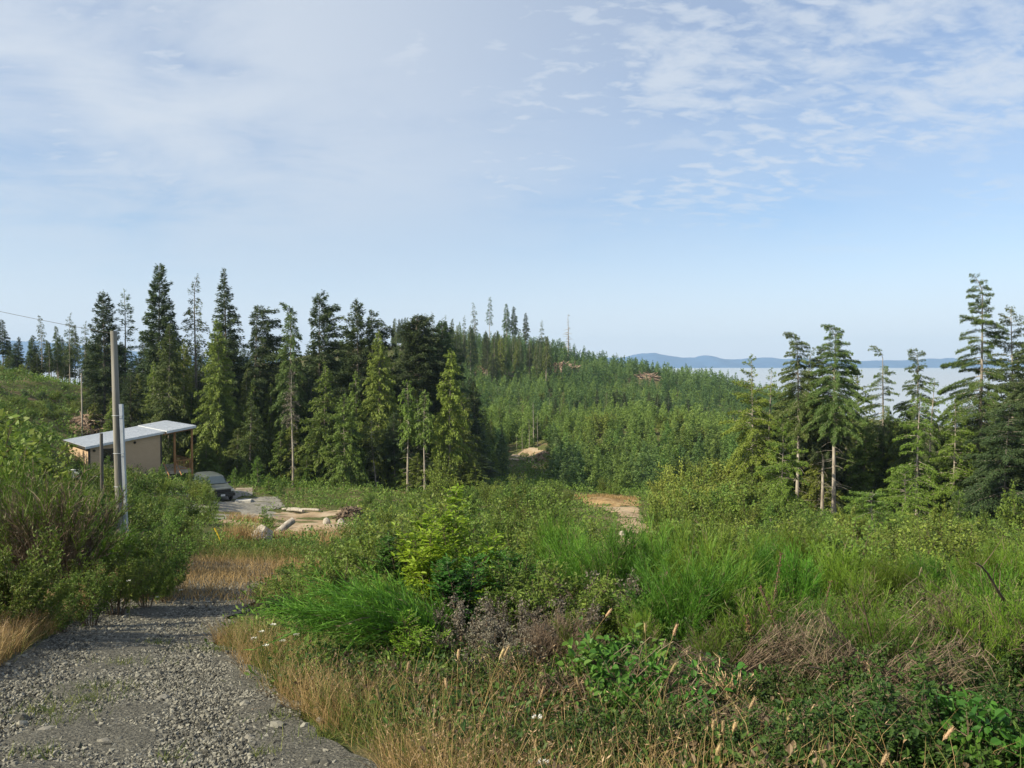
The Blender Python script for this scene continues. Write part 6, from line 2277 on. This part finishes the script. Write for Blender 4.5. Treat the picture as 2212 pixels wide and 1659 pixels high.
HG = 'tall grass stalks with seed heads'
for u, v, Y, ln, lb in ((1394, 1335, 6.1, -.03, 'tall grass stalk with plump seed head before the centre green bush'), (1455, 1340, 6.0, .16, 'grass stalk with seed head leaning right of the tall central one'), (1090, 1385, 5.9, .2, 'grass stalk with twin looking seed head above the dead twigs'), (1080, 1392, 5.9, .16, 'grass stalk close to the twin looking one'), (990, 1392, 5.8, .02, 'straight grass stalk with seed head at the grey bush'), (1450, 1420, 5.6, .18, 'short grass stalk with seed head leaning over the glossy leaves'), (1168, 1475, 5.2, .1, 'short seed head stalk in the dry grass near the bottom'), (965, 1455, 5.5, -.05, 'seed head stalk left among the dry grass'), (1540, 1545, 4.6, .02, 'leftmost of three short seed heads at the bottom'), (1562, 1550, 4.6, .0, 'middle one of three short seed heads at the bottom'), (1584, 1548, 4.6, .06, 'right one of three short seed heads at the bottom'), (1548, 1600, 4.4, .05, 'low seed head beneath the three short ones'),
                      (1700, 1540, 4.7, .04, 'single seed head in front of the low brushwood'), (2040, 1565, 4.5, .22, 'curved seed head stalk below the yellow stem'), (1905, 1620, 4.2, .12, 'drooping seed head at the bottom edge below the brushwood'), (1310, 1300, 7.2, .35, 'long pale stalk leaning right over the brown dead stems'), (880, 1420, 5.8, .05, 'pale grass stalk at the right road edge'), (820, 1480, 5.4, -.06, 'thin grass stalk near the gravel edge'), (1250, 1450, 5.5, -.1, 'bent grass stalk left of the glossy leaves'), (1620, 1500, 4.9, .1, 'grass stalk beside the pale frayed brushwood')):
    stalk('grass_stalk', lb, u, v + 30, Y, ln, M['straw'], M['seed'], group=HG, hl=U(.055, .085), hw=U(.008, .011))
DG = 'reddish dock seed stalks'
for u, v, Y, ln, lb in ((1642, 1268, 7.2, -.28, 'reddish dock stalk leaning left behind the brushwood'), (1688, 1195, 7.6, .12, 'tallest reddish dock stalk behind the brushwood'), (1612, 1330, 7.4, -.1, 'short reddish dock stalk left of the others'), (1795, 1255, 7.6, .16, 'pale brown dock stalk right of the tallest one'), (1735, 1330, 7.3, .02, 'short brown dock stalk between the taller ones')):
    stalk('dock_stalk', lb, u, v, Y, ln, M['twig'], M['dock'], hw=.055, rad=.006, group=DG, rough_head=True)
for u, v, Y, ln, lb in ((1995, 1420, 6.0, .28, 'yellow branching stem rising from the dead brushwood'), (1985, 1470, 6.1, .12, 'shorter yellow stem beside the branching one')):
    stalk('yellow_weed', lb, u, v, Y, ln, M['lime'], M['lime'], hw=.06, rad=.006, rough_head=True, group='yellow stems')
for i, (u, v, u1, v1, Y, lb) in enumerate(((1862, 1300, 1905, 1480, 6.9, 'dark dead branch slanting through the bushes right of the dock'), (2108, 1215, 2170, 1290, 6.6, 'dark twig reaching in from the right edge'), (1745, 1440, 1860, 1490, 6.0, 'fallen grey stick lying on the dead brushwood'))):
    a, b = np.array(at(u, v, Y)), np.array(at(u1, v1, Y + .3))
    t = np.linspace(0, 1, 6)[:, None]
    P = a + (b - a) * t + np.array([0, 0, .03]) * np.sin(t * 5)
    sd = [P]
    mb = MB()
    tubes(mb, P[None], (.005 + .010 * t[:, 0])[None], 6, cap=True)
    for q in (1, 2, 3, 4):
        d = rng.normal(size=3) * .5 + np.array([0, 0, .8])
        tubes(mb, np.stack([P[q], P[q] + d * .08, P[q] + d * .2 + rng.normal(size=3) * .03])[None], np.array([[.005, .004, .002]]), 4)
    tag(mb.build('dead_branch', M['twig']), lb, 'branch')
# pale dead tuft and small white flowers
for i, (u, v, Y, lb) in enumerate(((1583, 1440, 5.9, 'pale frayed tuft of dead twigs standing up from the brushwood'),)):
    ms = broom(590, .5, .16, 10, 14, lean=(-.12, 0), mat='seed', twl=.2, w=.006, dry=0)
    put_bush('dead_tuft', lb, ms, u + 20, Y, v, .5)


def flowers():
    FG = 'small white flowers at the road edge'
    spots = [(565, 1365, 8.6), (590, 1350, 9.0), (548, 1380, 8.2), (610, 1385, 8.0), (640, 1372, 8.4), (575, 1395, 7.8), (235, 1268, 12.4), (278, 1255, 12.6), (115, 1335, 10.5), (1172, 1648, 4.3), (1160, 1550, 4.9), (390, 1275, 14.5), (340, 1290, 13.8), (450, 1300, 14.5)]
    for u, v, Y in spots:
        top = np.array(at(u, v, Y))
        zb = g1(top[0], Y)
        r = thing('white_flower', 'small white wild flower on a thin stalk beside the road', 'flower', (top[0], Y, zb), 0, FG)
        h = max(.08, top[2] - zb)
        mb = MB()
        tubes(mb, np.array([[(0, 0, 0), (.01, 0, h * .5), (0, 0, h)]]), .0025, 4)
        mb.build('stalk', M['grass'], r)
        mb = MB()
        n = 26
        a = U(0, 6.28, n)
        q = np.sqrt(U(0, 1, n)) * .026
        leaves(mb, np.stack([np.cos(a) * q, np.sin(a) * q, h + U(-.004, .008, n)], 1), np.stack([np.cos(a), np.sin(a), .4 + 0 * a], 1), UP + rng.normal(size=(n, 3)) * .3, np.full(n, .016), np.full(n, .011), U(0, 1, n))
        mb.build('blossom', M['white_petal'], r)


flowers()
